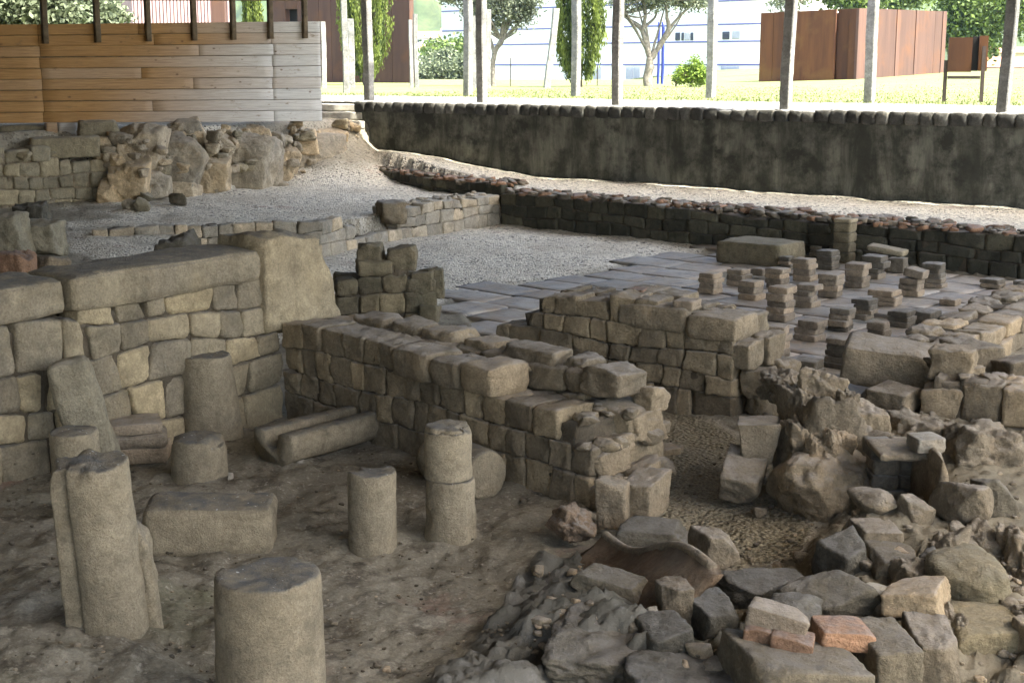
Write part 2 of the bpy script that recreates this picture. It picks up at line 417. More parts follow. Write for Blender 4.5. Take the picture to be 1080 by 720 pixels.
def side(x, y, a, b):
    return ((b[0] - a[0]) * (y - a[1]) - (b[1] - a[1]) * (x - a[0])) / math.hypot(b[0] - a[0], b[1] - a[1])
def inpoly(x, y, P):
    c = np.zeros(x.shape, bool); n = len(P)
    for i in range(n):
        (x0, y0), (x1, y1) = P[i], P[(i + 1) % n]
        if y0 == y1: continue
        c ^= ((y0 > y) != (y1 > y)) & (x < (x1 - x0) * (y - y0) / (y1 - y0) + x0)
    return c
ext = lambda a, b, t: (a[0] + (b[0] - a[0]) * t, a[1] + (b[1] - a[1]) * t)
def off(pts, d):
    o = []
    for i in range(len(pts)):
        a = np.array(pts[max(0, i - 1)], float); b = np.array(pts[min(len(pts) - 1, i + 1)], float); e = (b - a) / np.linalg.norm(b - a); o.append((pts[i][0] - e[1] * d, pts[i][1] + e[0] * d))
    return o
EO = off(E_LINE, .27); GO = off(GL, .27)
PU = [(-9, 6.0), (-4.45, 6.6), (-1.75, 9.85), (-3.2, 13.0), (-4.2, 17.0)] + EO[1:] + [GO[2], GO[1], GO[0], (-3.2, 27.6), (-12, 30)]
PT = [(x, y) for x, y in GL] + [(G0[0] + .1, G0[1] + .35), ext(G0, G1, 3.0), (30, 12), (12, 30), (-4, 30)]
PT[4] = (ext(G0, G1, 3.0)[0] + .25, ext(G0, G1, 3.0)[1] + .25)
PTERR = [GO[0], GO[1], GO[2], (G0[0] + .2, G0[1] + .2), (ext(G0, G1, 3.0)[0] + .2, ext(G0, G1, 3.0)[1] + .2), (34, -4), (34, 30), (-4, 31)]
PGC = [(-3.3, 13.2), (-4.2, 17.8), (-2.4, 18.6), (-1.6, 20.6), (-.1, 22.6), (2.70, 19.6), (2.63, 19.15), (-0.61, 15.09), (-1.6, 12.2)]
PGB = [at(x, y, FL)[:2] for x, y in ((668, 400), (800, 470), (800, 520), (860, 560), (850, 585), (770, 600), (735, 570), (690, 545), (655, 470))]
PPLAST = [atY(*q)[:2] for q in ((930, 440, 8.4), (975, 436, 8.4), (1090, 455, 8.3), (1290, 500, 7.6), (1290, 760, 4.6), (900, 790, 4.5), (925, 640, 5.7), (905, 560, 6.5), (925, 520, 7.1))]
PROCKB = [at(x, y, FL)[:2] for x, y in ((430, 760), (520, 660), (560, 600), (640, 590), (700, 640), (860, 640), (860, 780), (430, 800))]
PTILE = [(-0.66, 15.05), (2.68, 19.2), ext(G0, G1, .44), (G1[0] + 1.5, G1[1] - 1.5), (5.2, 13.2), (3.0, 9.9), (2.1, 9.7), (1.75, 9.85), (0.05, 10.95)]

# hand levels of the rubble in the foreground: (x, y, level, radius)
CTRL = []
def ctl(px, py, z, r): p = at(px, py, z); CTRL.append((p[0], p[1], z, r))
def ctlY(px, py, Y, r): p = atY(px, py, Y); CTRL.append((p[0], p[1], p[2] + (.02 if 545 < py < 760 and px > 895 else 0), r))
for a in ((860, 556, 7.2, .22), (905, 556, 6.95, .2), (920, 547, 6.4, .2), (965, 556, 6.35, .2), (1015, 568, 6.35, .25), (1047, 550, 6.6, .25), (920, 580, 6.1, .2), (890, 624, 5.9, .2), (940, 626, 5.8, .2),
          (1015, 648, 5.45, .25), (960, 657, 5.25, .2), (1030, 700, 5.1, .25), (1090, 640, 5.6, .3), (1090, 720, 5.0, .3), (1160, 640, 5.6, .4), (1160, 720, 4.9, .4), (863, 672, 5.3, .2), (834, 780, 4.6, .3), (960, 780, 4.7, .3), (1060, 800, 4.5, .4),
          (1040, 500, 7.3, .3), (1000, 480, 7.55, .25), (1100, 500, 7.4, .4), (1200, 500, 7.4, .5), (1040, 455, 8.1, .3), (994, 440, 8.3, .25), (1100, 470, 7.9, .3), (1200, 470, 7.9, .5),
          (955, 435, 8.45, .25), (1020, 398, 9.1, .35), (1080, 408, 8.9, .35), (1160, 410, 9.0, .5), (1180, 400, 9.6, .6)):
    ctlY(*a)
for a in ((1010, 384, -1.52, .25), (1045, 378, -1.52, .3), (1100, 362, -1.52, .4), (1160, 350, -1.5, .6), (1230, 350, -1.45, .8), (955, 540, -1.72, .17), (820, 625, -1.80, .25), (760, 650, -1.86, .3), (800, 600, -1.75, .22), (930, 455, -1.35, .2)): ctl(*a)
LOWS = []
for px, py, z, r in ((620, 665, .20, .30), (560, 700, .14, .28), (660, 705, .16, .25), (700, 740, .16, .3), (480, 750, .10, .3), (600, 610, .08, .2), (40, 640, .10, .45), (30, 720, .12, .5), (590, 560, .05, .25)):
    p = at(px, py, FL); LOWS.append((p[0], p[1], z, r))

def levels(x, y):
    z = np.full(x.shape, FL)
    up = inpoly(x, y, PU); te = inpoly(x, y, PTERR) & ~up
    # gravel terrace behind the left wall, sloping gently
    z = np.where(up, -1.43 + .012 * (y - 19) - .02 * np.clip(x + 2, -4, 2), z)
    tz = -1.30 + .13 * sstep(7.0, .5, x) * np.clip(side(x, y, G0, G1) / 4, 0, 1) + .38 * sstep(1.0, -2.6, x)
    z = np.where(te, tz, z)
    # bank of rock up to the boardwalk
    d = np.full(x.shape, 99.0); sd = np.full(x.shape, -99.0)
    for a, b in zip(ROCK[:-1], ROCK[1:]):
        L = math.hypot(b[0] - a[0], b[1] - a[1]); ux, uy = (b[0] - a[0]) / L, (b[1] - a[1]) / L
        t = np.clip((x - a[0]) * ux + (y - a[1]) * uy, 0, L)
        dd = np.hypot(x - a[0] - ux * t, y - a[1] - uy * t)
        s = -(ux * (y - a[1]) - uy * (x - a[0]))           # >0 on the right (dig) side
        m = dd < d; d = np.where(m, dd, d); sd = np.where(m, np.where(s < 0, dd, -dd), sd)
    bank = (y > 14) & (y < 29) & (x < -1.0) | ((x < -7) & (y > 13))
    zb = -1.45 + 1.15 * sstep(.0, .5, sd)
    z = np.where(bank & (sd > 0), np.maximum(z, zb), z)
    # earth slope at the end of the retaining wall
    sl = np.exp(-(((x + 3.5) / 1.25) ** 2 + ((y - 27.6) / 1.9) ** 2))
    z = np.where((y > 24) & (x < 0), np.maximum(z, -1.4 + 1.12 * sl), z)
    # foreground rubble levels
    w0 = 0.02; W = np.full(x.shape, w0); A = w0 * z
    near = (y < 12.5) & (x > .2) & (side(x, y, K0, K1) < .45)
    for cx, cy, cz, r in CTRL:
        w = np.exp(-((x - cx) ** 2 + (y - cy) ** 2) / (r * r)); W = W + w; A = A + w * cz
    z = np.where(near, A / W, z)
    for cx, cy, h, r in LOWS:
        z = z + h * np.exp(-((x - cx) ** 2 + (y - cy) ** 2) / (r * r))
    return z
def gz(x, y):
    return float(levels(np.array([float(x)]), np.array([float(y)]))[0])
def atg(px, py, z=FL):
    for _ in range(25):
        p = at(px, py, z); z = .5 * z + .5 * gz(p[0], p[1])
    return at(px, py, z)

def build_ground():
    ys = [-14, -10, -6, -3, -1, 0.5, 1.5, 2.2, 2.8]
    y = 3.2
    while y < 33: ys.append(y); y *= 1.0050 if y < 9.5 else 1.0085
    ys = np.array(ys)
    u = np.concatenate(([-1.0, -.8, -.64], np.linspace(-.52, .52, 330), [.64, .8, 1.0]))
    U, Yg = np.meshgrid(u, ys)
    wdt = .40 * np.maximum(Yg, 3.0) / .5 + 1.2
    X = U * wdt
    X = np.where(np.abs(U) > .52, np.sign(U) * (np.abs(X) + (np.abs(U) - .52) * 30), X)
    x, yy = X.ravel(), Yg.ravel()
    z = levels(x, yy)
    up = inpoly(x, yy, PU); te = inpoly(x, yy, PTERR) & ~up; gc = inpoly(x, yy, PGC); gb = inpoly(x, yy, PGB)
    wob = fbm(np.stack([x * 1.7, yy * 1.7, x * 0], 1), 3, 4) * .35
    Pn = np.stack([x, yy, z], 1)
    gravel = (te | gc | up).astype(float)
    # earth, not gravel, just behind the left wall's west half
    gravel = np.where(up & (yy < 12.5 + wob * 2), .15, gravel)
    gravel = np.where(up & (x < -5.0 - .3 * (yy - 18) + wob * 3), .2, gravel)
    gravel = np.where((yy > 24) & (x < -2.2) & (z > -1.1), .25, gravel)
    gravel = np.maximum(gravel, gb * 1.0)
    brown = gb.astype(float)
    rock = inpoly(x + wob * .3, yy + wob * .3, PROCKB).astype(float)
    bankm = (z > -1.3) & (x < -3) & (yy > 14) & ~te
    rock = np.where(bankm, 0.0, rock)
    right = (x > .9) & (yy < 8.6) & ~gb
    moss = (x < -.9) & (yy < 6.4)
    plaster = inpoly(x + wob * .2, yy + wob * .2, PPLAST).astype(float)
    plaster = np.maximum(plaster, ((x < -2.6) & (yy > 17) & (z > -1.36) & ~te).astype(float))
    # displacement
    dz = .022 * fbm(Pn * 2.2, 1, 5, .55) + .016 * fbm(Pn * 8, 5, 5, .62)*np.where(gravel > .5, .4, 1)
    dz += np.where(gravel > .5, -.004, 0)
    dz += rock * (.10 * np.abs(fbm(np.stack([x * 1.6 + yy * .8, yy * 3.6 - x * 1.2, z], 1), 9, 3, .5)) + .045 * fbm(np.stack([x * 7 + yy * 3, yy * 17 - x * 5, z], 1), 29, 5, .62) - .03)
    dz += right * np.where((yy > 6.5) & (x > 1.9), .35, 1) * (.028 * fbm(Pn * 3.4, 12, 4, .55) + .024 * fbm(Pn * 13, 22, 5, .65))
    dz += moss * .03 * fbm(Pn * 3.1, 15, 4, .6)
    dz = np.where(inpoly(x, yy, PTILE), -.03, dz)
    z = z + dz
    z = np.where(side(x, yy, H0, H1) > .25, np.minimum(z, -.4), z)
    n, m = U.shape
    idx = np.arange(n * m).reshape(n, m)
    q = np.stack([idx[:-1, :-1], idx[:-1, 1:], idx[1:, 1:], idx[1:, :-1]], -1).reshape(-1, 4)
    mb = MB(); mb.add(np.stack([x, yy, z], 1), q.tolist(), .5)
    o = mb.build('ground', M['ground'])
    for nm, a in (('gravel', gravel), ('brown', brown), ('rock', rock), ('moss', moss.astype(float)), ('plaster', plaster)):
        A = a.reshape(n, m).copy()
        for _ in range(2):
            A[1:-1, 1:-1] = (A[:-2, 1:-1] + A[2:, 1:-1] + A[1:-1, :-2] + A[1:-1, 2:] + 2 * A[1:-1, 1:-1]) / 6
        at_ = o.data.attributes.new(nm, 'FLOAT', 'POINT'); at_.data.foreach_set('value', A.ravel().astype(np.float32))
    o['kind'] = 'structure'
build_ground()

# ------------------------------------------------------------------ masonry
def masonry(mb, A, B, zb, ztop, T, ch, bl, seed, r=.012, amp=.011, jit=.022, n=8, skins=(0, 1), core=True, vary=.35, proud=.015, bulge=.006, merge=.1, startend=(0, 0), gap=.003):
    rs = np.random.RandomState(seed)
    A = np.array(A[:2], float); B = np.array(B[:2], float); L = np.linalg.norm(B - A); e = (B - A) / L; nf = np.array([e[1], -e[0]])
    zt = ztop if callable(ztop) else (lambda s: ztop)
    zbf = zb if callable(zb) else (lambda s: zb)
    W = lambda s, d, z: (A[0] + e[0] * s - nf[0] * d, A[1] + e[1] * s - nf[1] * d, z)   # d = depth behind the face
    ph = rs.uniform(0, 9, 4)
    def zc(k, s):
        if k == 0: return zbf(s) - .05
        return zbf(s) + k * ch + jit * (math.sin(s * 2.3 + ph[0] + k * 1.7) + .7 * math.sin(s * 5.1 + ph[1] - k)) 
    zmax = max(zt(s) for s in np.linspace(0, L, 40)); K = int(math.ceil((zmax - min(zbf(0), zbf(L))) / ch)) + 1
    for sk in skins:
        for k in range(K):
            s = -rs.uniform(0, .4) * bl if startend[0] else 0.0
            while s < L - .03:
                w = bl * (1 + rs.uniform(-vary, vary)); e1 = min(L, s + w)
                if L - e1 < bl * .45: e1 = L
                s0 = max(s, 0); mid = (s0 + e1) / 2
                lim = zt(mid); z0 = zc(k, mid); z1 = zc(k + 1, mid)
                if z0 + ch * .45 < lim:
                    top_c = z1 + ch * .45 > lim or zc(k + 1, mid) + ch * .45 >= lim
                    jl, jr = rs.normal(0, jit * .5, 2), rs.normal(0, jit * .5, 2)
                    if s0 <= 0: jl *= .3
                    if e1 >= L: jr *= .3
                    zz = lambda kk, ss: zc(kk, ss)
                    h1l, h1r = zz(k + 1, s0), zz(k + 1, e1)
                    if abs(h1l - lim) < ch * .55 and abs(h1r - lim) < ch * .55: d_ = lim - (h1l + h1r) / 2; h1l += d_ * .7 + rs.normal(0, .008); h1r += d_ * .7 + rs.normal(0, .008)
                    pr = rs.uniform(-proud, proud)
                    dmid = T / 2 + rs.uniform(-.03, .02)
                    d0, d1 = (pr, dmid - .01) if sk == 0 else (dmid + .015, T + pr)
                    C = [[[None] * 2, [None] * 2], [[None] * 2, [None] * 2]]
                    for ix, (ss, jj) in enumerate(((s0 + gap, jl), (e1 - gap, jr))):
                        for iy, dd in enumerate((d1, d0)):
                            for iz in (0, 1):
                                zz_ = (zz(k, ss) + gap) if iz == 0 else ((h1l if ix == 0 else h1r) - gap)
                                C[ix][iy][iz] = W(ss + jj[iz], dd, zz_)
                    for ix in (0, 1):
                        for iz in (0, 1):
                            iy = 1 if sk == 0 else 0; cut = abs(rs.normal(0, .006)) + (rs.uniform(.01, .022) if rs.uniform() < .12 else 0)
                            q_ = C[ix][iy][iz]; sg = -1 if sk == 0 else 1
                            C[ix][iy][iz] = (q_[0] + nf[0] * cut * sg, q_[1] + nf[1] * cut * sg, q_[2])
                    hexa(mb, C, r * rs.uniform(.7, 1.3), n, amp, rs.randint(9999), rs.uniform(0, 1), 0, bulge * rs.uniform(0, 1.2), fs=17)
                s = e1
    if core:
        N = max(2, int(L / .12))
        for i in range(N):
            s0, s1 = L * i / N, L * (i + 1) / N; lim = zt((s0 + s1) / 2)
            s0 = max(s0, .08); s1 = min(s1, L - .08)
            z0 = min(zbf(s0), zbf(s1)) - .1
            hexa(mb, [[[W(s, d, z) for z in (z0, lim - ch * .22 + .02 * math.sin(s * 37))] for d in (T - .035, .035)] for s in (s0 - .01, s1 + .01)], .012, 4, .02, seed + i, .5, 1, 0, 14)
    return W, L

def lumps(mb, W, L, T, ztop, seed, cnt, sz, mi=0, smin=0, smax=1, dmin=.1, dmax=.9, n=8, flat=.7):
    rs = np.random.RandomState(seed)
    for i in range(cnt):
        s = L * rs.uniform(smin, smax); d = T * rs.uniform(dmin, dmax); a = sz * rs.uniform(.5, 1.4)
        P, Q = rockpts((a * rs.uniform(.8, 1.5), a * rs.uniform(.7, 1.2), a * flat * rs.uniform(.6, 1.1)), rs.randint(99999), n, 14, 0, .08)
        P = P @ Rz(rs.uniform(0, 6)).T
        p = W(s, d, (ztop(s) if callable(ztop) else ztop) + a * .05)
        mb.add(P + np.array(p), Q, rs.uniform(0, 1), mi)

ST = [M['block'], M['mortar']]

# ---- left wall with its long coping slabs
root = tag(empty('stone_wall', (LW1[0], LW1[1], FL)), 'tall wall of big pale hewn blocks topped by long coping slabs', 'wall')
def local(mb, o):                       # move collected verts into the frame of a root with identity rotation
    for i in range(len(mb.v)): mb.v[i] = mb.v[i] - np.array(o.location)
mb = MB()
lwt = lambda s: -.86 + .10 * s / 4.27
W, L = masonry(mb, LW0, LW1, FL, lwt, .55, .212, .26, 11, r=.028, amp=.009, jit=.034, n=9, vary=.42, proud=.008, bulge=.006)
local(mb, root); mb.build('masonry', [M['bigblock'], M['mortar']], root)
def copingslab(name, s0, s1, zb0, zb1, h, d0, d1, seed, root, mat, r=.05, tint=.4, **kw):
    m = MB(); C = [[[W(s, d, z + (h if i else 0)) for i in (0, 1)] for d in (d1, d0)] for s, z in ((s0, zb0), (s1, zb1))]
    hexa(m, C, r, 14, .014, seed, tint, 0, .01, 6); local(m, root)
    return m.build(name, mat, root)
copingslab('coping_slab', .75, 2.60, lwt(.75), lwt(2.6), .22, -.02, .52, 3, root, M['bigblock'])
copingslab('coping_slab', 2.63, 4.09, lwt(2.63), lwt(4.05), .225, -.03, .5, 5, root, M['bigblock'])
m = MB()
hexa(m, [[[W(4.11, d, FL + .60), W(4.12, d, -.46)] for d in (.55, -.03)], [[W(4.86, d, FL + .60), W(4.66, d, -.51)] for d in (.5, .0)]], .055, 20, .034, 7, .7, 0, .012, 5)
local(m, root); m.build('corner_block', M['bigblock'], root)

# ---- middle wall
root = tag(empty('stone_wall', (B1[0], B1[1], FL)), 'low two-skin wall of squared stones ending in a broken lit end', 'wall')
mb = MB()
def bt(s):
    if s < 1.24: return -1.06
    if s < 2.18: return -1.235
    return -1.24 if s < 2.75 else -1.40
W, L = masonry(mb, B0, B1, FL, bt, .66, .172, .20, 21, r=.013, amp=.013, jit=.014, n=9, vary=.32, skins=(0,))
btb = lambda s: -1.10 if s < L * .90 else -1.25
W, L = masonry(mb, B0, B1, FL, btb, .66, .172, .26, 22, r=.04, amp=.02, jit=.02, n=7, vary=.45, skins=(1,), core=False)
lumps(mb, W, L, .66, -1.13, 4, 46, .12, 0, .02, .72, .25, .75)
lumps(mb, W, L, .66, -1.28, 5, 26, .10, 0, .72, .99, .15, .7)
lumps(mb, W, L, .66, -1.42, 6, 22, .12, 0, .96, 1.01, .05, .95)
lumps(mb, W, L, .66, -1.62, 16, 16, .13, 0, .97, 1.03, .1, .95)
local(mb, root); mb.build('masonry', ST, root)
for i, (s0, s1, d0, d1, h, zb) in enumerate(((.25, .62, .38, .68, .10, -1.10), (.66, 1.0, .34, .66, .12, -1.11), (1.02, 1.36, .36, .70, .11, -1.10), (1.42, 1.72, .40, .66, .10, -1.11),
                                     (1.78, 2.28, .34, .66, .13, -1.12), (2.30, 2.50, .36, .66, .12, -1.12), (2.50, 2.86, .30, .67, .14, -1.14))):
    rs = np.random.RandomState(300 + i)
    P, Q = rockpts((s1 - s0, d1 - d0, h + .06), 300 + i, 14, 16, .55, .07)
    a = math.atan2(B1[1] - B0[1], B1[0] - B0[0]); P = P @ Rz(a).T
    c = np.array(W((s0 + s1) / 2, (d0 + d1) / 2, zb - .05 + (h) / 2)) - np.array(root.location)
    m = MB(); m.add(P + c, Q, rs.uniform(0, 1)); m.build('cap_stone', M['boulder'], root)
for i, (s0, s1, h) in enumerate(((1.27, 1.60, .17), (1.63, 1.87, .15), (1.90, 2.17, .17))):
    m = MB(); C = [[[W(s + dz * .02, d, -1.238 + z) for z, dz in ((0, 0), (h, rz))] for d, rz in ((.26, 1), (-.035, -1))] for s in (s0, s1)]
    hexa(m, C, .03, 9, .016, 40 + i, (.5, .3, .8)[i], 0, .012, 7); local(m, root); m.build('loose_top_block', M['boulder'], root)
for i, (s, d, a, b, h, z) in enumerate(((2.90, .16, .20, .26, .17, -1.50), (2.86, .50, .24, .28, .2, -1.36), (2.98, .38, .22, .28, .22, -1.62), (2.84, .60, .2, .2, .16, -1.22), (2.94, .12, .2, .22, .2, -1.68), (2.9, .3, .14, .14, .12, -1.43))):
    P, Q = rockpts((a, b, h), 420 + i, 14, 16, .35, .09); P = P @ Rz(-.8).T
    m = MB(); m.add(P + np.array(W(s, d, z)) - np.array(root.location), Q, .7); m.build('end_stone', M['boulder'], root)

# ---- third wall
root = tag(empty('stone_wall', (C1[0], C1[1], FL)), 'squared stone wall in front of the brick hypocaust stacks', 'wall')
mb = MB()
Lc = math.hypot(C1[0] - C0[0], C1[1] - C0[1])
ct = lambda s: -1.27 if s < Lc * .10 else (-1.14 if s < Lc * .16 else -1.0 - .07 * s / Lc)
W, L = masonry(mb, C0, C1, FL, ct, .62, .155, .20, 31, r=.013, amp=.013, jit=.022, n=8, vary=.5)
lumps(mb, W, L, .62, -1.06, 14, 44, .10, 0, .15, .9, .2, .85)
W2 = W
for i, (s, d, a, b, h, z) in enumerate(((L + .04, .12, .18, .26, .22, -1.30), (L + .06, .42, .2, .3, .24, -1.30), (L + .12, .2, .24, .28, .22, -1.50), (L + .12, .5, .26, .3, .24, -1.48), (L + .12, .3, .2, .4, .3, -1.64))):
    P, Q = rockpts((a, b, h), 520 + i, 12, 16, .5, .08); P = P @ Rz(-.6).T
    mb.add(P + np.array(W(s, d, z)), Q, .6, 0)
local(mb, root); mb.build('masonry', ST, root)
m = MB(); hexa(m, [[[W(s, d, z) for z in (-1.20, -1.035)] for d in (.36, -.03)] for s in (L - .34, L + .02)], .03, 10, .014, 9, .6, 0, .01, 6)
local(m, root); m.build('corner_block', M['boulder'], root)
m = MB(); hexa(m, [[[W(s, d, z) for z in (-1.17, -1.005)] for d in (.28, -.015)] for s in (L - .92, L - .37)], .035, 10, .014, 19, .5, 0, .01, 6)
local(m, root); m.build('long_block', M['boulder'], root)

# ---- mossy stub between gravel court and middle wall
s0, s1 = (-1.62, 12.95), (-.70, 13.1)
root = tag(empty('ruined_wall_stub', (s0[0], s0[1], FL)), 'short stub of mossy green stones at the edge of the gravel court', 'wall')
mb = MB()
st = lambda s: -1.10 if s < .18 else (-1.02 if s < .64 else -1.24)
W, L = masonry(mb, s0, s1, FL, lambda s: -1.27 if s < .2 else (-1.10 if s < .68 else -1.27), .5, .17, .24, 41, r=.03, amp=.014, jit=.014, n=7, vary=.35)
for i, (s, d, a, b, h, z) in enumerate(((.34, .18, .25, .3, .26, -1.06), (.62, .16, .32, .3, .24, -1.08), (.82, .10, .24, .25, .26, -1.32), (.93, .12, .18, .22, .3, -1.33), (.86, -.02, .22, .2, .2, -1.6))):
    P, Q = rockpts((a, b, h), 620 + i, 12, 14, .6, .07); mb.add(P + np.array(W(s, d, z)), Q, .5, 0)
local(mb, root); mb.build('masonry', [M['mossrock'], M['mortar']], root)

# ---- kerb wall of pale blocks (gravel terrace to gravel court)
root = tag(empty('low_kerb_wall', (-2.46, 18.36, FL)), 'low kerb of pale cream squared blocks retaining the upper gravel', 'wall')
mb = MB()
PK = [M['palekerb'], M['mortar']]
masonry(mb, (-5.2, 17.55), (-4.09, 17.9), FL, -1.30, .35, .15, .24, 51, n=5, amp=.01, skins=(0,))
masonry(mb, (-4.09, 17.9), (-2.46, 18.36), FL, -1.30, .35, .15, .24, 51, n=5, amp=.01, skins=(0,))
W, L = masonry(mb, (-2.46, 18.36), (-1.57, 20.3), FL, lambda s: -1.30 if s < .5 else (-1.42 if s < .9 else -1.62), .35, .15, .30, 52, n=5, amp=.012, skins=(0,))
local(mb, root); mb.build('masonry', PK, root)
root = tag(empty('low_kerb_wall', (-.19, 22.2, FL)), 'low lit wall of mixed pale blocks running back to the dark wall', 'wall')
mb = MB()
W, L = masonry(mb, (-1.62, 20.25), (-.19, 22.2), FL, lambda s: -1.30 if s > .5 else -1.34, .5, .155, .28, 53, n=5, amp=.014)
lumps(mb, W, L, .5, -1.30, 3, 40, .12, 0, 0, 1, .3, 1.0)
local(mb, root); mb.build('masonry', PK, root)
P, Q = rockpts((.42, .5, .34), 77, 12, 14, .6, .06)
m = MB(); m.add(P @ Rz(.4).T + np.array((-1.72, 20.35, -1.38)) - np.array(root.location), Q, .3); m.build('end_block', M['boulder'], root)

# ---- dark kerb between terraces
root = tag(empty('dark_kerb_wall', (GL[0][0], GL[0][1], -1.45)), 'dark curving kerb of damp stones capped with tile fragments, between two gravel levels', 'wall')
DW = [M['darkwall'], M['mortar']]
mb = MB()
for a, b, sd in ((GL[0], GL[1], 61), (GL[1], GL[2], 62)):
    W, L = masonry(mb, a, b, -1.5, lambda s: -1.19, .4, .17, .34, sd, n=5, amp=.014)
local(mb, root); mb.build('masonry', DW, root)
def fragments(name, pts, wid, z, cnt, seed, parent, mats):
    mb = MB(); rs = np.random.RandomState(seed)
    for i in range(cnt):
        k = rs.randint(len(pts) - 1); a, b = np.array(pts[k]), np.array(pts[k + 1]); t = rs.uniform(); e = (b - a) / np.linalg.norm(b - a); nb = np.array([-e[1], e[0]])
        p = a + (b - a) * t + nb * rs.uniform(.02, wid)
        s = rs.uniform(.05, .16)
        P, Q = rockpts((s * rs.uniform(.8, 1.6), s, s * rs.uniform(.3, .6)), rs.randint(9999), 4, 10, .3, .05)
        P = P @ Rx(rs.normal(0, .25)).T @ Rz(rs.uniform(0, 6)).T
        mb.add(P + np.array((p[0], p[1], z + rs.uniform(0, .05))), Q, rs.uniform(), int(rs.uniform() < .45))
    local(mb, parent); o = mb.build(name, mats, parent); o['kind'] = 'stuff'; return o
fragments('tile_fragments', [GL[0], GL[1], GL[2]], .55, -1.19, 260, 5, root, [M['brickdark'], M['redbrick']])

# ---- low back wall
GE = ext(G0, G1, 1.9)
root = tag(empty('back_wall', (G0[0], G0[1], FL)), 'long dark damp stone wall behind the hypocaust with broken tiles on top', 'wall')
mb = MB()
W, L = masonry(mb, G0, GE, FL, lambda s: -1.29 + .04 * math.sin(s * .9), .5, .155, .36, 71, n=5, amp=.014, skins=(0,))
local(mb, root); mb.build('masonry', DW, root)
fragments('tile_fragments', [G0, GE], .6, -1.28, 1000, 6, root, [M['brickdark'], M['redbrick']])

# ------------------------------------------------------------------ retaining wall with sett coping
hd = np.array([H1[0] - H0[0], H1[1] - H0[1]]); hl = np.linalg.norm(hd); he = hd / hl; hn = np.array([he[1], -he[0]])   # hn points into the dig
HW = lambda s, d, z: (H0[0] + he[0] * s + hn[0] * d, H0[1] + he[1] * s + hn[1] * d, z)     # d>0 into the dig
root = tag(empty('retaining_wall', (H0[0], H0[1], -1.3)), 'tall black mould-streaked retaining wall below the granite posts', 'wall')
mb = MB()
SS = np.linspace(0, 26, 120); ZZ = np.linspace(-2.0, -.165, 26)
S_, Z_ = np.meshgrid(SS, ZZ)
dd = .02 * fbm(np.stack([S_.ravel() * .8, Z_.ravel() * 1.5, S_.ravel() * 0], 1), 2, 4) + .05
P = np.array([HW(s, d, z) for s, d, z in zip(S_.ravel(), dd, Z_.ravel())])
idx = np.arange(S_.size).reshape(S_.shape)
q = np.stack([idx[:-1, :-1], idx[:-1, 1:], idx[1:, 1:], idx[1:, :-1]], -1).reshape(-1, 4)
mb.add(P, q.tolist())
hexa(mb, [[[HW(s, d, z) for z in (-2.0, -.175)] for d in (-.35, .03)] for s in (0, 26)], .01, 4, 0)
local(mb, root); mb.build('rendered_face', M['mould'], root)
mb = MB(); rs = np.random.RandomState(8); s = 0
while s < 26:
    w = rs.uniform(.19, .27); dp = rs.uniform(.0, .03)
    drop = .03 if 7.3 < s < 9.2 else 0
    hexa(mb, [[[HW(ss, d, z) for z in (-.17 - rs.uniform(0, .02), .02 - drop * rs.uniform(.2, 1.5))] for d in (-.2, .07 + dp)] for ss in (s + .006, s + w - .006)], .045, 6, .012, rs.randint(999), rs.uniform(), 0, .01)
    s += w
local(mb, root); mb.build('sett_coping', stone('dark_sett', (.10, .098, .09), (.07, .068, .062), (.15, .145, .13), dust=(.36, .355, .35), dustamt=.8), root)

# wooden step / pale stone ledge at the end of the retaining wall
root = tag(empty('stone_step', (-3.2, 27.6, -.3)), 'pale weathered step between the plank parapet and the dark retaining wall', 'step')
m = MB()
hexa(m, boxc(-.75, .42, -.5, .1, -.2, -.04), .02, 6, .006, 4, .8); hexa(m, boxc(-.75, .40, -.35, .3, -.03, .12), .02, 6, .006, 5, .9); hexa(m, boxc(-.75, .36, -.1, .6, .13, .26), .02, 6, .006, 6, .7)
m.build('treads', M['greywood'], root, smooth=True)

# ------------------------------------------------------------------ lawn, setts, hills
def lawnz(x, y):
    r = np.clip(.037 * (x - 10.3), 0, .55) * sstep(28, 52, y)
    far = np.hypot(x, y)
    r = r + np.clip(sstep(-.6, .25, -(x / np.maximum(y, 1)) ) * 0, 0, 1)
    r = r - 2.2 * sstep(75, 140, far) * (1 - sstep(6, 16, x))
    return r
def build_lawn():
    dp = [0.0, .3, .8, 1.4]; d = 2.0
    while d < 900: dp.append(d); d *= 1.06
    ss = np.concatenate((-np.geomspace(900, 30, 25), np.linspace(-29, 40, 70), np.geomspace(42, 900, 25)))
    D, S2 = np.meshgrid(dp, ss, indexing='ij')
    x = H0[0] + he[0] * S2 - hn[0] * (D + .18); y = H0[1] + he[1] * S2 - hn[1] * (D + .18)
    z = lawnz(x.ravel(), y.ravel()) - .01
    n, m = D.shape; idx = np.arange(n * m).reshape(n, m)
    q = np.stack([idx[:-1, :-1], idx[:-1, 1:], idx[1:, 1:], idx[1:, :-1]], -1).reshape(-1, 4)
    mb = MB(); mb.add(np.stack([x.ravel(), y.ravel(), z], 1), q.tolist())
    o = mb.build('lawn', M['lawn']); o['kind'] = 'structure'
build_lawn()
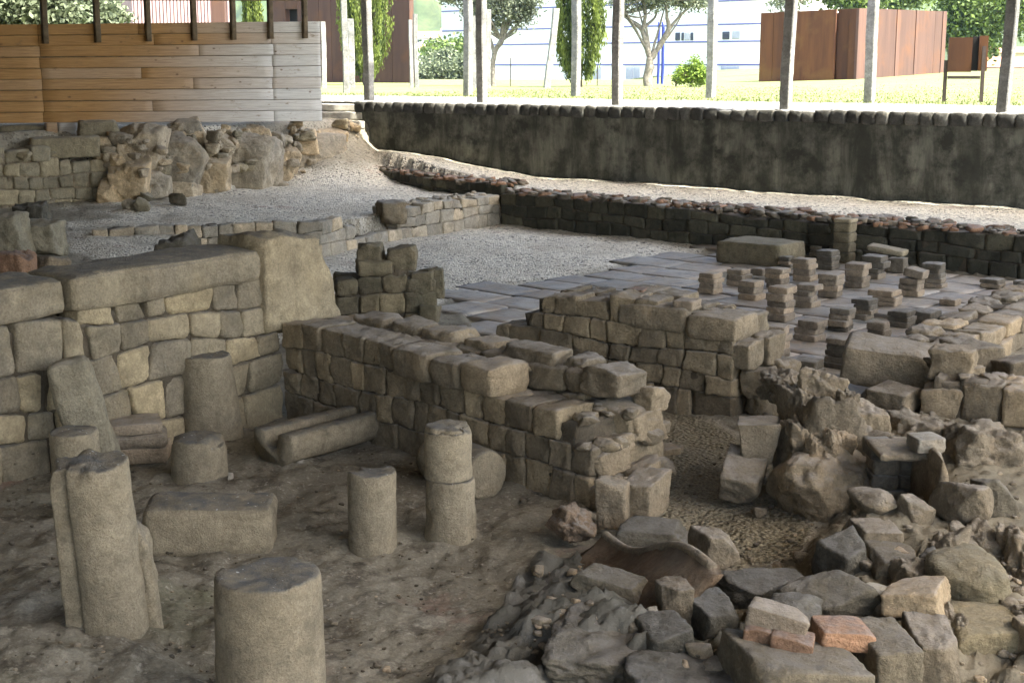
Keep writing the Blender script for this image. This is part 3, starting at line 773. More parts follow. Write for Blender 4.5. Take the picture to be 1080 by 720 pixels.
# paved strip of setts
mb = MB(); rs = np.random.RandomState(3); d = .22
while d < 4.4:
    s = -5 + rs.uniform(0, .2); hh = rs.uniform(.2, .26)
    while s < 24:
        w = rs.uniform(.2, .32); z = rs.uniform(.0, .014)
        hexa(mb, [[[HW(a, -b, c) for c in (-.06, z)] for b in (d + hh - .012, d + .012)] for a in (s + .012, s + w - .012)], .03, 4, .006, rs.randint(999), rs.uniform())
        s += w
    d += hh
o = mb.build('paving', M['cobble']); o['kind'] = 'structure'
mb = MB(); mb.add([HW(-5, -.19, -.006), HW(24, -.19, -.006), HW(24, -4.5, -.006), HW(-5, -4.5, -.006)], [(0, 1, 2, 3)])
o = mb.build('paving_bed', M['lump']); o['kind'] = 'structure'
# grass blades along the edge of the lawn and over it
mb = MB(); rs = np.random.RandomState(5)
NB = 16000
s = rs.uniform(-6, 22, NB); d = 4.4 + np.abs(rs.normal(0, 9, NB)); h = rs.uniform(.015, .05, NB) * np.where(d < 5.5, 1.7, 1)
bx = H0[0] + he[0] * s - hn[0] * d; by = H0[1] + he[1] * s - hn[1] * d; bz = lawnz(bx, by) - .015
w = .02; a = rs.uniform(0, PI, NB); lx, ly = rs.normal(0, .03, NB), rs.normal(0, .03, NB)
V = np.stack([np.stack([bx - w * np.cos(a), by - w * np.sin(a), bz], 1), np.stack([bx + w * np.cos(a), by + w * np.sin(a), bz], 1), np.stack([bx + lx, by + ly, bz + h], 1)], 1).reshape(-1, 3)
mb.add(V, np.arange(NB * 3).reshape(-1, 3).tolist(), np.repeat(rs.uniform(0, 1, NB), 3))
o = mb.build('grass', M['blade']); tag(o, 'short dry grass blades along the lawn', 'grass', kind='stuff')

def ridge(name, pts, back, base, mat, seed, amp):
    """a hill as a long mound: crest points (x, y, z), solid down to the plain on both sides"""
    pts = np.array(pts, float); N = 160; t = np.linspace(0, len(pts) - 1, N)
    cr = np.stack([np.interp(t, np.arange(len(pts)), pts[:, i]) for i in range(3)], 1)
    prof = np.array([(-1.0, 0), (-.75, .22), (-.5, .5), (-.28, .78), (-.12, .95), (0, 1.0), (.2, .9), (.6, .45), (1.0, 0)])
    prof = np.stack([np.interp(np.linspace(-1, 1, 60), prof[:, 0], prof[:, i]) for i in (0, 1)], 1)
    V = []
    for k, h in prof:
        P = cr.copy(); nrm = cr[:, :2] / np.linalg.norm(cr[:, :2], axis=1, keepdims=True)
        P[:, :2] += nrm * k * back; P[:, 2] = base + (cr[:, 2] - base) * h
        V.append(P)
    V = np.array(V); V2 = V.reshape(-1, 3)
    V2[:, 2] += amp * fbm(V2 / (back * .10), seed, 6, .62) * np.clip((V2[:, 2] - base) / (amp * 2), 0, 1)
    idx = np.arange(len(V2)).reshape(len(prof), N)
    q = np.stack([idx[:-1, :-1], idx[:-1, 1:], idx[1:, 1:], idx[1:, :-1]], -1).reshape(-1, 4)
    mb = MB(); mb.add(V2, q.tolist()); o = mb.build(name, mat); o['kind'] = 'structure'
ridge('hills', [(-420, 420, 24), (-200, 600, 34), (-60, 640, 26), (60, 640, 30), (220, 600, 22), (420, 450, 26)], 190, -6, M['hill'], 3, 9)
ridge('mountains', [(-1300, 1300, 260), (-500, 1700, 210), (-120, 1800, 190), (300, 1800, 110), (700, 1700, 95), (1400, 1200, 140)], 500, -8, M['hill'], 9, 40)

# ------------------------------------------------------------------ granite posts
def post(name, label, group, base, w, h, rz, seed, lean=(0, 0), dpt=None):
    n = 4; zs = np.linspace(-.25, h, int(h / .10) + 3); rs = np.random.RandomState(seed)
    ring = []
    per = 16
    V = []; c_ = .82
    sq = [(-1, -c_), (-1, -.3), (-1, .3), (-1, c_), (-c_, 1), (-.3, 1), (.3, 1), (c_, 1), (1, c_), (1, .3), (1, -.3), (1, -c_), (c_, -1), (.3, -1), (-.3, -1), (-c_, -1)][::-1]
    for z in zs:
        for a, b in sq: V.append((w / 2 * a, (dpt or w) / 2 * b, z))
    V = np.array(V)
    V[:, :2] *= (1 + .06 * fbm(V * np.array([9, 9, 7.0]) + seed, seed, 4, .6))[:, None]
    V[:, 0] += lean[0] * V[:, 2] + .012 * np.sin(V[:, 2] * 2 + seed); V[:, 1] += lean[1] * V[:, 2]
    f = []
    for j in range(len(zs) - 1):
        for i in range(per): f.append((j * per + i, j * per + (i + 1) % per, (j + 1) * per + (i + 1) % per, (j + 1) * per + i))
    f.append(tuple((len(zs) - 1) * per + i for i in range(per)))
    mb = MB(); mb.add(V, f, rs.uniform(.3, .8))
    return tag(mb.build(name, M['postgranite'], None, base, (0, 0, rz), smooth=False), label, 'post', group)
ha = math.atan2(he[1], he[0])
ROOFZ = 4.6
roofz = lambda d: ROOFZ - 1.55 * min(1, max(0, d / 24.0))
fr = [(389, 107, 'rough granite post at the corner beside the plank parapet, in front of a cypress'), (508, 108.5, 'dark granite post standing in front of the first olive tree trunk'),
      (651, 111, 'dark granite post between the cypress and the forked olive tree'), (829, 116, 'dark granite post in front of the rust cube, near its left end'),
      (1058, 119.5, 'thick dark granite post near the right edge beyond the sign')]
for i, (px, py, lab) in enumerate(fr):
    p = at(px, py, 0.0)
    post('granite_post', lab, 'roof posts along the retaining wall', (p[0], p[1], 0), .158, ROOFZ, ha + .05 * math.sin(i * 3), i + 1, ((-.004, .004, .0, .012, .018)[i], 0))
for i, (px, py, lab) in enumerate(((494, 101, 'slim granite post just left of the first olive tree'), (607, 101, 'grey granite post standing in front of the cypress column'),
                                   (749, 103, 'grey granite post between the round bush and two windows'), (916, 108, 'grey granite post in front of the edge of the rust cube'))):
    p = at(px, py, 0.0)
    post('granite_post', lab, 'second row of granite posts on the lawn', (p[0], p[1], 0), .175, 3.3, ha - .05, i + 11, ((-.002, .003, .008, .01)[i], 0))
for i, (px, pb, pt, w, lab) in enumerate(((371, 88, 20, .26, 'short round-topped granite post before the left cypress'), (434, 86, 21, .16, 'shorter of two white stub posts at the rust wall end'),
                                          (439, 88, 15, .17, 'taller of two stub posts beside the hazy hills'), (500, 88, 17, .2, 'half-hidden stub post left of the dark post'),
                                          (515, 88, 10, .2, 'pale stub post right behind the first dark post'), (577, 86, 9, .26, 'leaning pale stone post in front of the white building'),
                                          (342, 85, 23, .2, 'pale stub post at the end of the plank parapet'), (365, 98, -20, .2, 'tall pale post just left of the corner post'))):
    p = at(px, pb, 0.0); Y = min(p[1], 46); q = atY(px, pb, Y); t = atY(px, pt, Y)
    post('stub_post', lab, 'short granite posts far out on the lawn', (q[0], Y, min(q[2], 0)), w * .75, t[2] - min(q[2], 0), .2, 31 + i, (.115, 0) if 'leaning' in lab else (0, 0))

# ------------------------------------------------------------------ shelter roof (above the frame; shades the dig)
root = tag(empty('shelter_roof', HW(0, 0, ROOFZ)), 'broad timber shelter roof carried above the ruins', 'roof')
mb = MB(); RD = 29.0; R0, R1 = -15.0, 20.8
hexa(mb, [[[HW(s, d, roofz(d) + z) for z in (.22, .34)] for d in (RD, -.32)] for s in (R0, R1)], .01, 4, 0); local(mb, root); mb.build('deck', M['roofdeck'], root, smooth=False)
mb = MB()
for s in np.arange(R0 + .5, R1, 2.6): hexa(mb, [[[HW(a, d, roofz(d) + z) for z in (0, .215)] for d in (RD - .1, -.3)] for a in (s - .07, s + .07)], .01, 4, 0)
local(mb, root); mb.build('rafters', M['rooftimber'], root, smooth=False)
# unseen wall added to block light from behind and left of the viewer
root = tag(empty('light_blocking_wall', HW(0, RD, FL)), 'added dark plank wall out of view, blocking light from behind the viewer', 'wall')
mb = MB(); hexa(mb, [[[HW(s, d, z) for z in (FL - .2, roofz(RD) + .2)] for d in (RD + .1, RD)] for s in (R0, 15.5)], .01, 4, 0)
hexa(mb, [[[HW(s, d, z) for z in (FL - .2, roofz(10))] for d in (RD, 12)] for s in (R0 - .1, R0)], .01, 4, 0)
local(mb, root); mb.build('boarding', M['rooftimber'], root, smooth=False)

# ------------------------------------------------------------------ rocky bank and what stands on it
def bank_rocks():
    mb = MB(); rs = np.random.RandomState(17)
    spec = [(128, 165, 140, 185, .5), (160, 208, 150, 200, .5), (200, 240, 145, 168, .4), (205, 236, 165, 200, .4), (232, 282, 148, 203, .6), (262, 292, 155, 200, .4), (285, 312, 160, 196, .4), (300, 352, 150, 192, .6),
            (340, 372, 155, 190, .5), (120, 150, 172, 205, .4), (140, 172, 185, 212, .4), (165, 200, 192, 212, .35), (120, 142, 150, 172, .4), (176, 206, 130, 152, .4), (110, 135, 190, 218, .4), (182, 210, 130, 160, .5), (255, 280, 135, 155, .3), (300, 330, 138, 160, .4), (330, 360, 140, 165, .4), (350, 385, 165, 192, .5)]
    for i, (x0, x1, yt, yb, dep) in enumerate(spec):
        px = (x0 + x1) / 2
        base = at(px, 207 - (px - 250) * .13 if px > 130 else 222, -1.45)
        k = (207 - (px - 250) * .13 - yb) / 75.0
        Y = base[1] + max(0, k) * .75
        P0 = atY(px, yb, Y); P1 = atY(px, yt, Y + .15); w = (x1 - x0) / F * Y * 1.12; h = (P1[2] - P0[2]) * 1.15
        P, Q = rockpts((w * 1.32, dep + .35, h * 1.28), 900 + i, 22, 5, .0, .06, 90, [((rs.normal(.35, .25), -.85, rs.normal(.2, .2)), .55), ((rs.normal(-.5, .2), -.7, rs.normal(.3, .3)), .68), ((.1, -.4, .9), .75)])
        mb.add(P + np.array((P0[0], Y + dep * .5, (P0[2] + P1[2]) / 2)), Q, rs.uniform(0, 1))
    for i in range(130):
        px = rs.uniform(95, 378); v = rs.uniform(0, 1) ** .7
        base = at(px, 208 - (px - 250) * .13 if px > 130 else 222, -1.45)
        s = rs.uniform(.07, .30)
        P, Q = rockpts((s * rs.uniform(.8, 1.8), s, s * rs.uniform(.5, 1.1)), 2000 + i, 8, 7, 0, .12, 50)
        P = P @ Rz(rs.uniform(0, 6)).T
        mb.add(P + np.array((base[0] + rs.normal(0, .1), base[1] + v * .62 - .02, -1.47 + 1.12 * v ** .8)), Q, rs.uniform(0, 1), int(rs.uniform() < .25))
    o = mb.build('rocky_bank', [M['cliff'], M['palemason']]); o['kind'] = 'structure'
bank_rocks()
# faded masonry at the left end of the bank
a, b = at(-60, 236, -1.5), at(128, 219, -1.45)
root = tag(empty('faded_wall', (b[0], b[1], -1.5)), 'faded worn block wall below the left end of the plank parapet', 'wall')
mb = MB()
W, L = masonry(mb, a, b, -1.5, lambda s: -.62 + .12 * math.sin(s * 2), .5, .20, .30, 83, r=.03, n=6, amp=.012, skins=(0,), proud=.03, gap=.003)
lumps(mb, W, L, .5, -.62, 31, 40, .2, 0, .1, 1, .1, 1.0)
local(mb, root); mb.build('masonry', [M['palemason'], M['lump']], root)
p = atY(69, 166, b[1] - .35)
m = MB(); hexa(m, boxc(-.48, .5, -.2, .25, 0, .30), .03, 10, .012, 4, .6, 0, .01, 5)
tag(m.build('stone_block', M['palemason'], None, p, (0, -.02, .35)), 'long pale dressed block lying on the faded wall under the parapet', 'stone block')
for i, (x0, x1, yt, yb, lab) in enumerate(((10, 40, 148, 166, 'small brown block beside the long dressed block, near the left edge'), (0, 66, 132, 147, 'flat pale slab tucked under the left end of the planks'), (82, 128, 128, 147, 'wide pale block just right of the two short timber legs'))):
    Y = b[1] - .3 + .5 * (i > 0); p0 = atY((x0 + x1) / 2, yb, Y); p1 = atY((x0 + x1) / 2, yt, Y)
    P, Q = rockpts(((x1 - x0) / F * Y, .4, p1[2] - p0[2] + .03), 950 + i, 10, 12, .8, .04)
    m = MB(); m.add(P + np.array((0, .15, (p1[2] - p0[2]) / 2)), Q, .5)
    tag(m.build('stone_block', M['palemason'], None, p0, (0, 0, .3)), lab, 'stone block')
for i, (x0, x1, yt, yb, lab) in enumerate(((128, 142, 206, 222, 'pale pointed rock at the foot of the rocky bank, left of two others'), (139, 158, 205, 223, 'grey wedge rock at the foot of the rocky bank beside a pale one'), (175, 196, 203, 217, 'dark rock at the foot of the rocky bank on the gravel'))):
    p0 = atg((x0 + x1) / 2, yb); w = (x1 - x0) / F * p0[1]
    P, Q = rockpts((w, w, (yb - yt) / F * p0[1]), 960 + i, 10, 12, 0, .05); m = MB(); m.add(P + np.array((0, w * .4, w * .3)), Q, .3 + .2 * i)
    tag(m.build('rock', M['cliff'] if i == 0 else M['darkrock'] if i == 2 else M['palemason'], None, p0), lab, 'rock')

for i, (x0, x1, yt, yb, dep, Y, mt, lab) in enumerate(((-20, 24, 222, 262, .5, 15.2, 'palemason', 'pale worn masonry chunk at the left edge on the upper gravel'), (12, 62, 232, 258, .45, 15.6, 'palemason', 'flat pale block beside the worn chunk near the left edge'),
        (8, 44, 212, 232, .4, 16.3, 'darkrock', 'dark-topped stone lying behind the flat pale block, near the left edge'), (158, 205, 243, 266, .4, 12.6, 'darkrock', 'dark low block just behind the long coping of the tall wall'),
        (-10, 30, 262, 290, .4, 12.0, 'redbrick', 'heap-like reddish lump of old brickwork behind the coping at the left edge'), (28, 70, 268, 284, .3, 12.4, 'lump', 'crumbly brown stone beside the reddish lump behind the coping'))):
    p0 = atY((x0 + x1) / 2, yb, Y); w = (x1 - x0) / F * Y; p0 = (p0[0], p0[1], gz(p0[0], Y) - .03); h = max(.12, atY(0, yt, Y + dep / 2)[2] - p0[2])
    P, Q = rockpts((w, dep, h), 980 + i, 14, 8, .45, .09); m = MB(); m.add(P + np.array((0, dep / 2, h / 2)), Q, .2 + .1 * i)
    tag(m.build('rock', M[mt], None, p0), lab, 'rock')

# ------------------------------------------------------------------ plank parapet of the boardwalk
FA, FB = np.array((-9.6, 19.35)), np.array((-3.36, 25.5)); fl = np.linalg.norm(FB - FA); fe = (FB - FA) / fl; fn = np.array([fe[1], -fe[0]])
FW = lambda s, d, z: (FA[0] + fe[0] * s + fn[0] * d, FA[1] + fe[1] * s + fn[1] * d, z)
def s_of_px(px):
    r = ray(px, 100); k = r[0] / r[1]
    return (k * FA[1] - FA[0]) / (fe[0] - k * fe[1])
root = tag(empty('plank_parapet', (FB[0], FB[1], -.3)), 'boardwalk parapet of honey pine planks tinted paler toward its right end for weathering and light', 'parapet')
mb = MB(); rs = np.random.RandomState(12)
def ftop(s): return atY(0, 25, 1)[2] * 0 + 1.27 + (1.445 - 1.27) * np.clip((s - s_of_px(0)) / (fl - s_of_px(0)), -1, 1)
def fbot(s): return -.16 - .13 * np.clip((s - s_of_px(0)) / (fl - s_of_px(0)), -1, 1)
NBD = 9
joints = [45, 155, 212, 288]
for k in range(NBD):
    cuts = [0.0]
    for jx in ([45, 288], [45, 160], [45, 288], [45, 205, 288], [45, 150, 290], [45, 288], [45, 212, 290], [45, 165, 288], [45, 150, 288])[k]: cuts.append(s_of_px(jx + rs.uniform(-1, 1)))
    cuts = cuts
    cuts.append(fl)
    for a, b in zip(cuts[:-1], cuts[1:]):
        C = []
        sag0, sag1 = rs.normal(0, .002, 2)
        for s, sg in ((a + .003, sag0), (b - .003, sag1)):
            z0 = fbot(s) + (ftop(s) - fbot(s)) * k / NBD + .004; z1 = fbot(s) + (ftop(s) - fbot(s)) * (k + 1) / NBD - .004
            if k == NBD - 1: z1 += .0
            C.append([[FW(s, d, z) for z in (z0 + sg, z1 + sg)] for d in (-.03, rs.uniform(-.001, .001))])
        mid = (a + b) / 2 / fl; g = .9 * sstep(.50, .98, (a + b) / 2 / fl + rs.normal(0, .05))
        V_, f_ = None, None
        hexa(mb, C, .003, 8, 0, 0, .5)
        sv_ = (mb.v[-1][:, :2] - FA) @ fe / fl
        mb.t[-1] = np.clip(.95 * sstep(.54, 1.0, sv_ + (.10 if k < 3 else 0) + rs.normal(0, .03)) + rs.normal(0, .06), 0, 1)  # grey weathering and the light on the right end, both painted as tint
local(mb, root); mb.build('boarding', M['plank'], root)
mb = MB(); hexa(mb, [[[FW(s, d, z) for z in (fbot(s) + .02, ftop(s) - .02)] for d in (-.055, -.034)] for s in (0, fl - .01)], .002, 4, 0, 0, .2); local(mb, root); mb.build('light_stop_backing', M['darkwood'], root)  # dark sheet added so no light leaks through the board gaps
for px in (50, 105, 158, 206, 247, 286, 322):
    s = s_of_px(px); m = MB(); zt = ftop(s)
    hexa(m, [[[FW(a, d, z) for z in (zt - .29, zt + .52)] for d in (.005, .075)] for a in (s - .045, s + .045)], .008, 4, .002, px, .3)
    local(m, root); m.build('upright', M['darkwood'], root)
m = MB(); hexa(m, [[[FW(a, d, ftop(a) + z) for z in (.345, .45)] for d in (-.07, .0)] for a in (0, s_of_px(325))], .01, 4, .002, 3, .3); local(m, root); m.build('handrail', M['darkwood'], root)
for px, w in ((53, .09), (70, .15)):
    s = s_of_px(px); m = MB(); hexa(m, [[[FW(a, d, z) for z in (-.75, fbot(s) - .0)] for d in (-.09, .0)] for a in (s - w, s + w)], .01, 4, .002, 3, .2 if w < .1 else .8); local(m, root); m.build('leg', M['plank'], root)

# ------------------------------------------------------------------ tile floor
mb = MB(); rs = np.random.RandomState(23)
ge = np.array([G1[0] - G0[0], G1[1] - G0[1]]); ge /= np.linalg.norm(ge); gn = np.array([ge[1], -ge[0]])
row = -.3; 
while row < 11:
    rw = rs.uniform(.55, .68); s = -6 + rs.uniform(0, .6)
    while s < 14:
        w = rs.uniform(.5, .95)
        cx = G0[0] + ge[0] * (s + w / 2) + gn[0] * (row + rw / 2); cy = G0[1] + ge[1] * (s + w / 2) + gn[1] * (row + rw / 2)
        if inpoly(np.array([cx]), np.array([cy]), PTILE)[0] and rs.uniform() > .03:
            tl = rs.normal(0, .006, 4); zt = FL + .012
            C = [[[(G0[0] + ge[0] * a + gn[0] * b, G0[1] + ge[1] * a + gn[1] * b, FL - .05 if i == 0 else zt + tl[ia * 2 + ib]) for i in (0, 1)] for ib, b in enumerate((row + rw - .012, row + .012))] for ia, a in enumerate((s + .012, s + w - .012))]
            hexa(mb, C, .014, 5, .005, rs.randint(9999), rs.uniform())
        s += w
    row += rw
o = mb.build('tile_floor', M['tile']); o['kind'] = 'structure'
TZ = FL + .012

# ------------------------------------------------------------------ hypocaust stacks
def pila(x0, x1, yt, yb, n, mat, label, wob=.012, rz=-.66, toptilt=0, name='brick_stack'):
    xc = (x0 + x1) / 2
    p = at(xc, yb - 3, TZ); t = p[1] / ray(xc, yb)[1]
    w = (x1 - x0) / F * t / 1.30
    c = (p[0] + .0, p[1] + w * .55, TZ)
    top = atY(xc, yt + 3, c[1])[2]; h = max(.05, top - TZ) * 1.08
    rs = np.random.RandomState(int(x0 * 7 + yt)); m = MB(); z = 0; bh = h / n
    for k in range(n):
        dx, dy = rs.normal(0, wob, 2); a = rs.normal(0, .05); ww = w * rs.uniform(.93, 1.05)
        hh = bh * rs.uniform(.9, 1.1) if k < n - 1 else h - z
        C = np.array(boxc(-ww / 2, ww / 2, -ww / 2, ww / 2, 0, hh - .003)).reshape(-1, 3) @ Rz(a).T
        if toptilt and k == n - 1: C = C @ Ry(toptilt).T; C[:, 2] += abs(toptilt) * w * .35
        C = C + np.array((dx, dy, z))
        hexa(m, C.reshape(2, 2, 2, 3), .007, 8, .007, rs.randint(9999), rs.uniform(0, 1), 0, .003, 12); z += hh
    tag(m.build(name, mat, None, c, (0, 0, rz + rs.normal(0, .05))), label, 'brick stack', 'brick stacks of the hypocaust')
BR, BD = M['brick'], M['brickdark']
PIL = [
 (739, 763, 286, 313, 4, BR, 'leftmost pale four-brick stack, standing alone on the bluish tiles'),
 (768, 792, 282, 305, 3, BR, 'short stack with a pale top brick, just below the left end of the great slab'),
 (779, 806, 294, 320, 3, BR, 'three-brick stack with dark base in front of the lowest flat stack'),
 (796, 814, 280, 294, 1, BD, 'lowest flat dark stack wedged behind a pale three-brick stack'),
 (809, 834, 281, 308, 4, BR, 'stack with uneven pale top brick, close right of the lowest flat stack'),
 (811, 839, 301, 342, 5, BR, 'tallest pale stack, five bricks high, in the left front of the hypocaust'),
 (822, 838, 268, 287, 3, BD, 'small dark stack against the right side of the great slab'),
 (838, 863, 271, 300, 4, BR, 'square-edged four-brick stack right of the small dark stack by the slab'),
 (839, 866, 298, 328, 4, BR, 'pale stack with a jutting middle, right beside the tallest stack'),
 (863, 887, 262, 288, 4, BD, 'greenish stack at the back, touching the left of the tall pier'),
 (855, 869, 257, 273, 3, BD, 'small dark stack at the foot of the back wall, between great slab and pier'),
 (864, 892, 287, 317, 4, BR, 'four-brick stack with wide bottom brick, in the middle of the hypocaust'),
 (893, 920, 276, 307, 4, BR, 'stack with a broken lumpy top brick, in front of the tall pier'),
 (910, 938, 268, 298, 4, BD, 'back stack with slipped grey bricks beside the leaning slab'),
 (918, 952, 303, 326, 3, BR, 'wide low stack with a brick jutting out to the left'),
 (952, 979, 283, 316, 4, BR, 'stack whose thick top brick tilts down to the right'),
 (974, 1001, 276, 307, 5, BD, 'tall dark grey stack at the back right, beside the tilted-top stack'),
 (939, 969, 325, 349, 3, BD, 'dark stack with a pinkish top brick, next to a fallen tile'),
 (901, 927, 313, 341, 4, BD, 'dark stack whose right side is lit, in the middle right'),
 (993, 1017, 312, 326, 1, BD, 'single low dark stack half hidden behind the diagonal wall'),
 (1036, 1063, 291, 307, 2, BD, 'low two-brick stack near the far end of the diagonal wall'),
 (1070, 1095, 293, 310, 2, BD, 'low dark stack cut off by the right edge of the photo'),
 (874, 902, 323, 353, 4, BD, 'sooty four-brick stack with shifted layers in the front middle'),
 (841, 871, 335, 363, 3, BR, 'pale three-brick stack in the front, level with the sooty ones'),
 (872, 901, 354, 393, 5, BD, 'tall sooty stack of thin layers just left of the big tilted slab'),
 (917, 941, 337, 361, 2, BR, 'short brown stack half hidden at the near end of the diagonal wall'),
 (808, 836, 342, 380, 4, BR, 'brown stack in shade right behind the corner of the third wall'),
 (838, 872, 377, 402, 2, BD, 'wide dark stack with a bluish top, behind the ruined pier'),
 (866, 893, 393, 412, 2, BD, 'low dark stack at the left foot of the big tilted slab'),
]
for q in PIL: pila(*q, toptilt=.16 if 'tilts' in q[-1] else 0, wob=.02 if 'shifted' in q[-1] or 'slipped' in q[-1] or 'jutting' in q[-1] else .011)
def rock(name, label, cat, x0, x1, yt, yb, depth, mat, seed, box=.0, rz=0., tilt=(0, 0), Y=None, z=None, sink=.03, rough=.05, n=16, tint=.5, group=None, k=34, planes=12, wmul=1.0, parent=None):
    px = (x0 + x1) / 2
    if Y is not None: p = atY(px, yb, Y)
    elif z is not None: p = at(px, yb, z)
    else: p = atg(px, yb)
    c = (p[0] * (p[1] + depth / 2) / p[1], p[1] + depth / 2, p[2])
    w = (x1 - x0) / F * (c[1] / ray(px, yb)[1]) * wmul
    top = atY(px, yt, p[1] + depth * (.55 if box < .5 else .75))[2]
    h = max(.05, top - p[2]) + sink
    P, Q = rockpts((w, depth, h), seed, n, planes, box, rough, k)
    P = P @ Rx(tilt[0]).T @ Ry(tilt[1]).T @ Rz(rz).T
    P[:, 2] += h / 2 - sink
    m = MB()
    if parent is not None:
        m.add(P + np.array(c) - np.array(parent.location), Q, tint); return m.build(name, mat, parent)
    m.add(P, Q, tint)
    return tag(m.build(name, mat, None, c), label, cat, group)

def slab_thing(name, label, cat, C, mat, r, n, amp, seed, tint, loc, rot):
    m = MB(); hexa(m, C, r, n, amp, seed, tint, 0, .008, 6); return tag(m.build(name, mat, None, loc, rot), label, cat)
# great slab beside the back wall, pier, leaning slab
p = at(800, 281, TZ)
slab_thing('stone_slab', 'great flat-topped slab lying on the tiles below the dark back wall', 'stone slab', boxc(-.45, .42, -.34, .36, 0, .27), M['mossrock'], .03, 12, .012, 3, .6, (p[0] + .10, p[1] + .40, TZ), (0, 0, -.66))
root = tag(empty('stone_pier', (at(893, 279, TZ)[0], at(893, 279, TZ)[1] + .15, TZ)), 'slender pier of stacked green stones against the dark back wall', 'pier')
mb = MB(); z = 0
for i, h in enumerate((.14, .12, .13, .12)):
    hexa(mb, boxc(-.11, .11, -.11, .11, z, z + h), .02, 6, .01, i, .3 + .15 * i); z += h
mb.build('shaft', M['mossrock'], root, (0, 0, 0), (0, 0, -.66))
m = MB(); hexa(m, boxc(-.115, .115, -.115, .115, z, z + .05), .012, 6, .006, 9, .8); m.build('cap', M['palemason'], root, (0, 0, 0), (0, 0, -.66))
p = at(938, 286, TZ)
slab_thing('stone_slab', 'thin slab leaning over a back stack and sloping to the right', 'stone slab', boxc(-.22, .22, -.15, .15, .20, .26), M['palemason'], .015, 8, .008, 5, .6, (p[0], p[1] + .25, TZ), (0, .13, -.5))
rock('brick_stack', 'dark stack holding up the thin sloping slab at the back', 'brick stack', 936, 956, 270, 288, .2, BD, 71, .9, -.6, sink=0, z=TZ)
for i, (x0, x1, yt, yb, Y, lab) in enumerate(((661, 687, 300, 311, None, 'loose pale brick lying on top of the third wall'), (710, 739, 310, 323, None, 'large loose pale brick on the third wall beside its corner block'))):
    p = at((x0 + x1) / 2, yb, -1.0)
    m = MB(); w = (x1 - x0) / F * p[1] / 1.3; hexa(m, boxc(-w / 2, w / 2, -.09, .09, -.02, .052), .01, 7, .005, i, .6)
    tag(m.build('brick', M['redbrick'] if i == 0 else BR, None, p, (0, 0, -.5)), lab, 'brick')
p = at(976, 341, TZ); slab_thing('floor_tile', 'thick dark tile lying beside the stack with the pinkish top', 'tile', boxc(-.13, .13, -.13, .13, 0, .11), BD, .012, 6, .006, 5, .3, (p[0], p[1] + .1, TZ), (0, 0, -.7))

# ------------------------------------------------------------------ diagonal wall and the wall of large blocks
root = tag(empty('stone_wall', (K0[0], K0[1], FL)), 'diagonal wall of rough rounded stones bordering the hypocaust on the right', 'wall')
mb = MB()
W, L = masonry(mb, K0, K1, FL, -1.25, .50, .17, .28, 91, r=.016, amp=.012, n=8, skins=(0,))
masonry(mb, K0, K1, FL, -1.46, .50, .2, .3, 92, r=.07, amp=.03, n=7, skins=(1,), core=False)
lumps(mb, W, L, .50, -1.38, 8, 50, .13, 0, .02, 1, .15, .7)
local(mb, root); mb.build('masonry', [M['boulder'], M['mortar']], root)
for i in range(9):
    s = .12 + i * .40; P, Q = rockpts((.37, .28, .20), 700 + i, 14, 12, .25, .10); P = P @ Rz(math.atan2(K1[1] - K0[1], K1[0] - K0[0]) + .1 * math.sin(i * 5)).T
    m = MB(); m.add(P + np.array(W(s, .42 + .04 * math.sin(i * 3), -1.33)) - np.array(root.location), Q, (.2 + .37 * i) % 1); m.build('cap_stone', M['boulder'], root)
root = tag(empty('stone_wall', at(1013, 440, -1.35)), 'row of large square-cut blocks at the right edge, above the earth slope', 'wall')
mb = MB(); a, b = atY(968, 450, 8.45), atY(1150, 450, 8.0)
W, L = masonry(mb, a, b, -1.62, lambda s: -1.13 - .13 * s / .9, .42, .19, .29, 744, r=.02, amp=.014, n=10, jit=.016, vary=.3)
lumps(mb, W, L, .42, lambda s: -1.17 - .13 * s / .9, 32, 16, .12, 0, 0, 1, .4, 1.0)
local(mb, root); mb.build('masonry', [M['boulder'], M['mortar']], root)
BO, DR = M['boulder'], M['darkrock']
p = atY(944, 408, 9.0)
slab_thing('stone_slab', 'large tilted slab with a smooth pale top, resting by the near end of the diagonal wall', 'stone slab', boxc(-.30, .28, -.20, .22, -.05, .20), BO, .035, 14, .014, 8, .5, (p[0], p[1] + .15, p[2] + .05), (.08, .10, -.32))
for a in (('rock', 'squat block under the right end of the large tilted slab', 'rock', 920, 968, 404, 436, .32, BO, 801, .9, -.75, (0, 0), 8.45),
          ('rock', 'rounded boulder lying between the diagonal wall and the row of large blocks', 'rock', 996, 1050, 357, 393, .34, BO, 802, .15, .3, (0, 0), 9.1),
          ('rock', 'small upright stone beside the rounded boulder, next to the tilted slab', 'rock', 978, 999, 366, 392, .2, BO, 803, .3, .3, (0, 0), 9.0),
          ('rock', 'broad boulder at the right edge above the row of large blocks', 'rock', 1048, 1100, 371, 408, .36, BO, 804, .2, .1, (0, 0), 8.9),
          ('rock', 'small angular stone in the earth behind the first large block', 'rock', 1010, 1034, 385, 403, .2, BO, 805, .1, .5, (0, 0), 8.75)):
    rock(*a[:11], rz=a[11], tilt=a[12], Y=a[13], tint=(a[10] % 7) / 7)

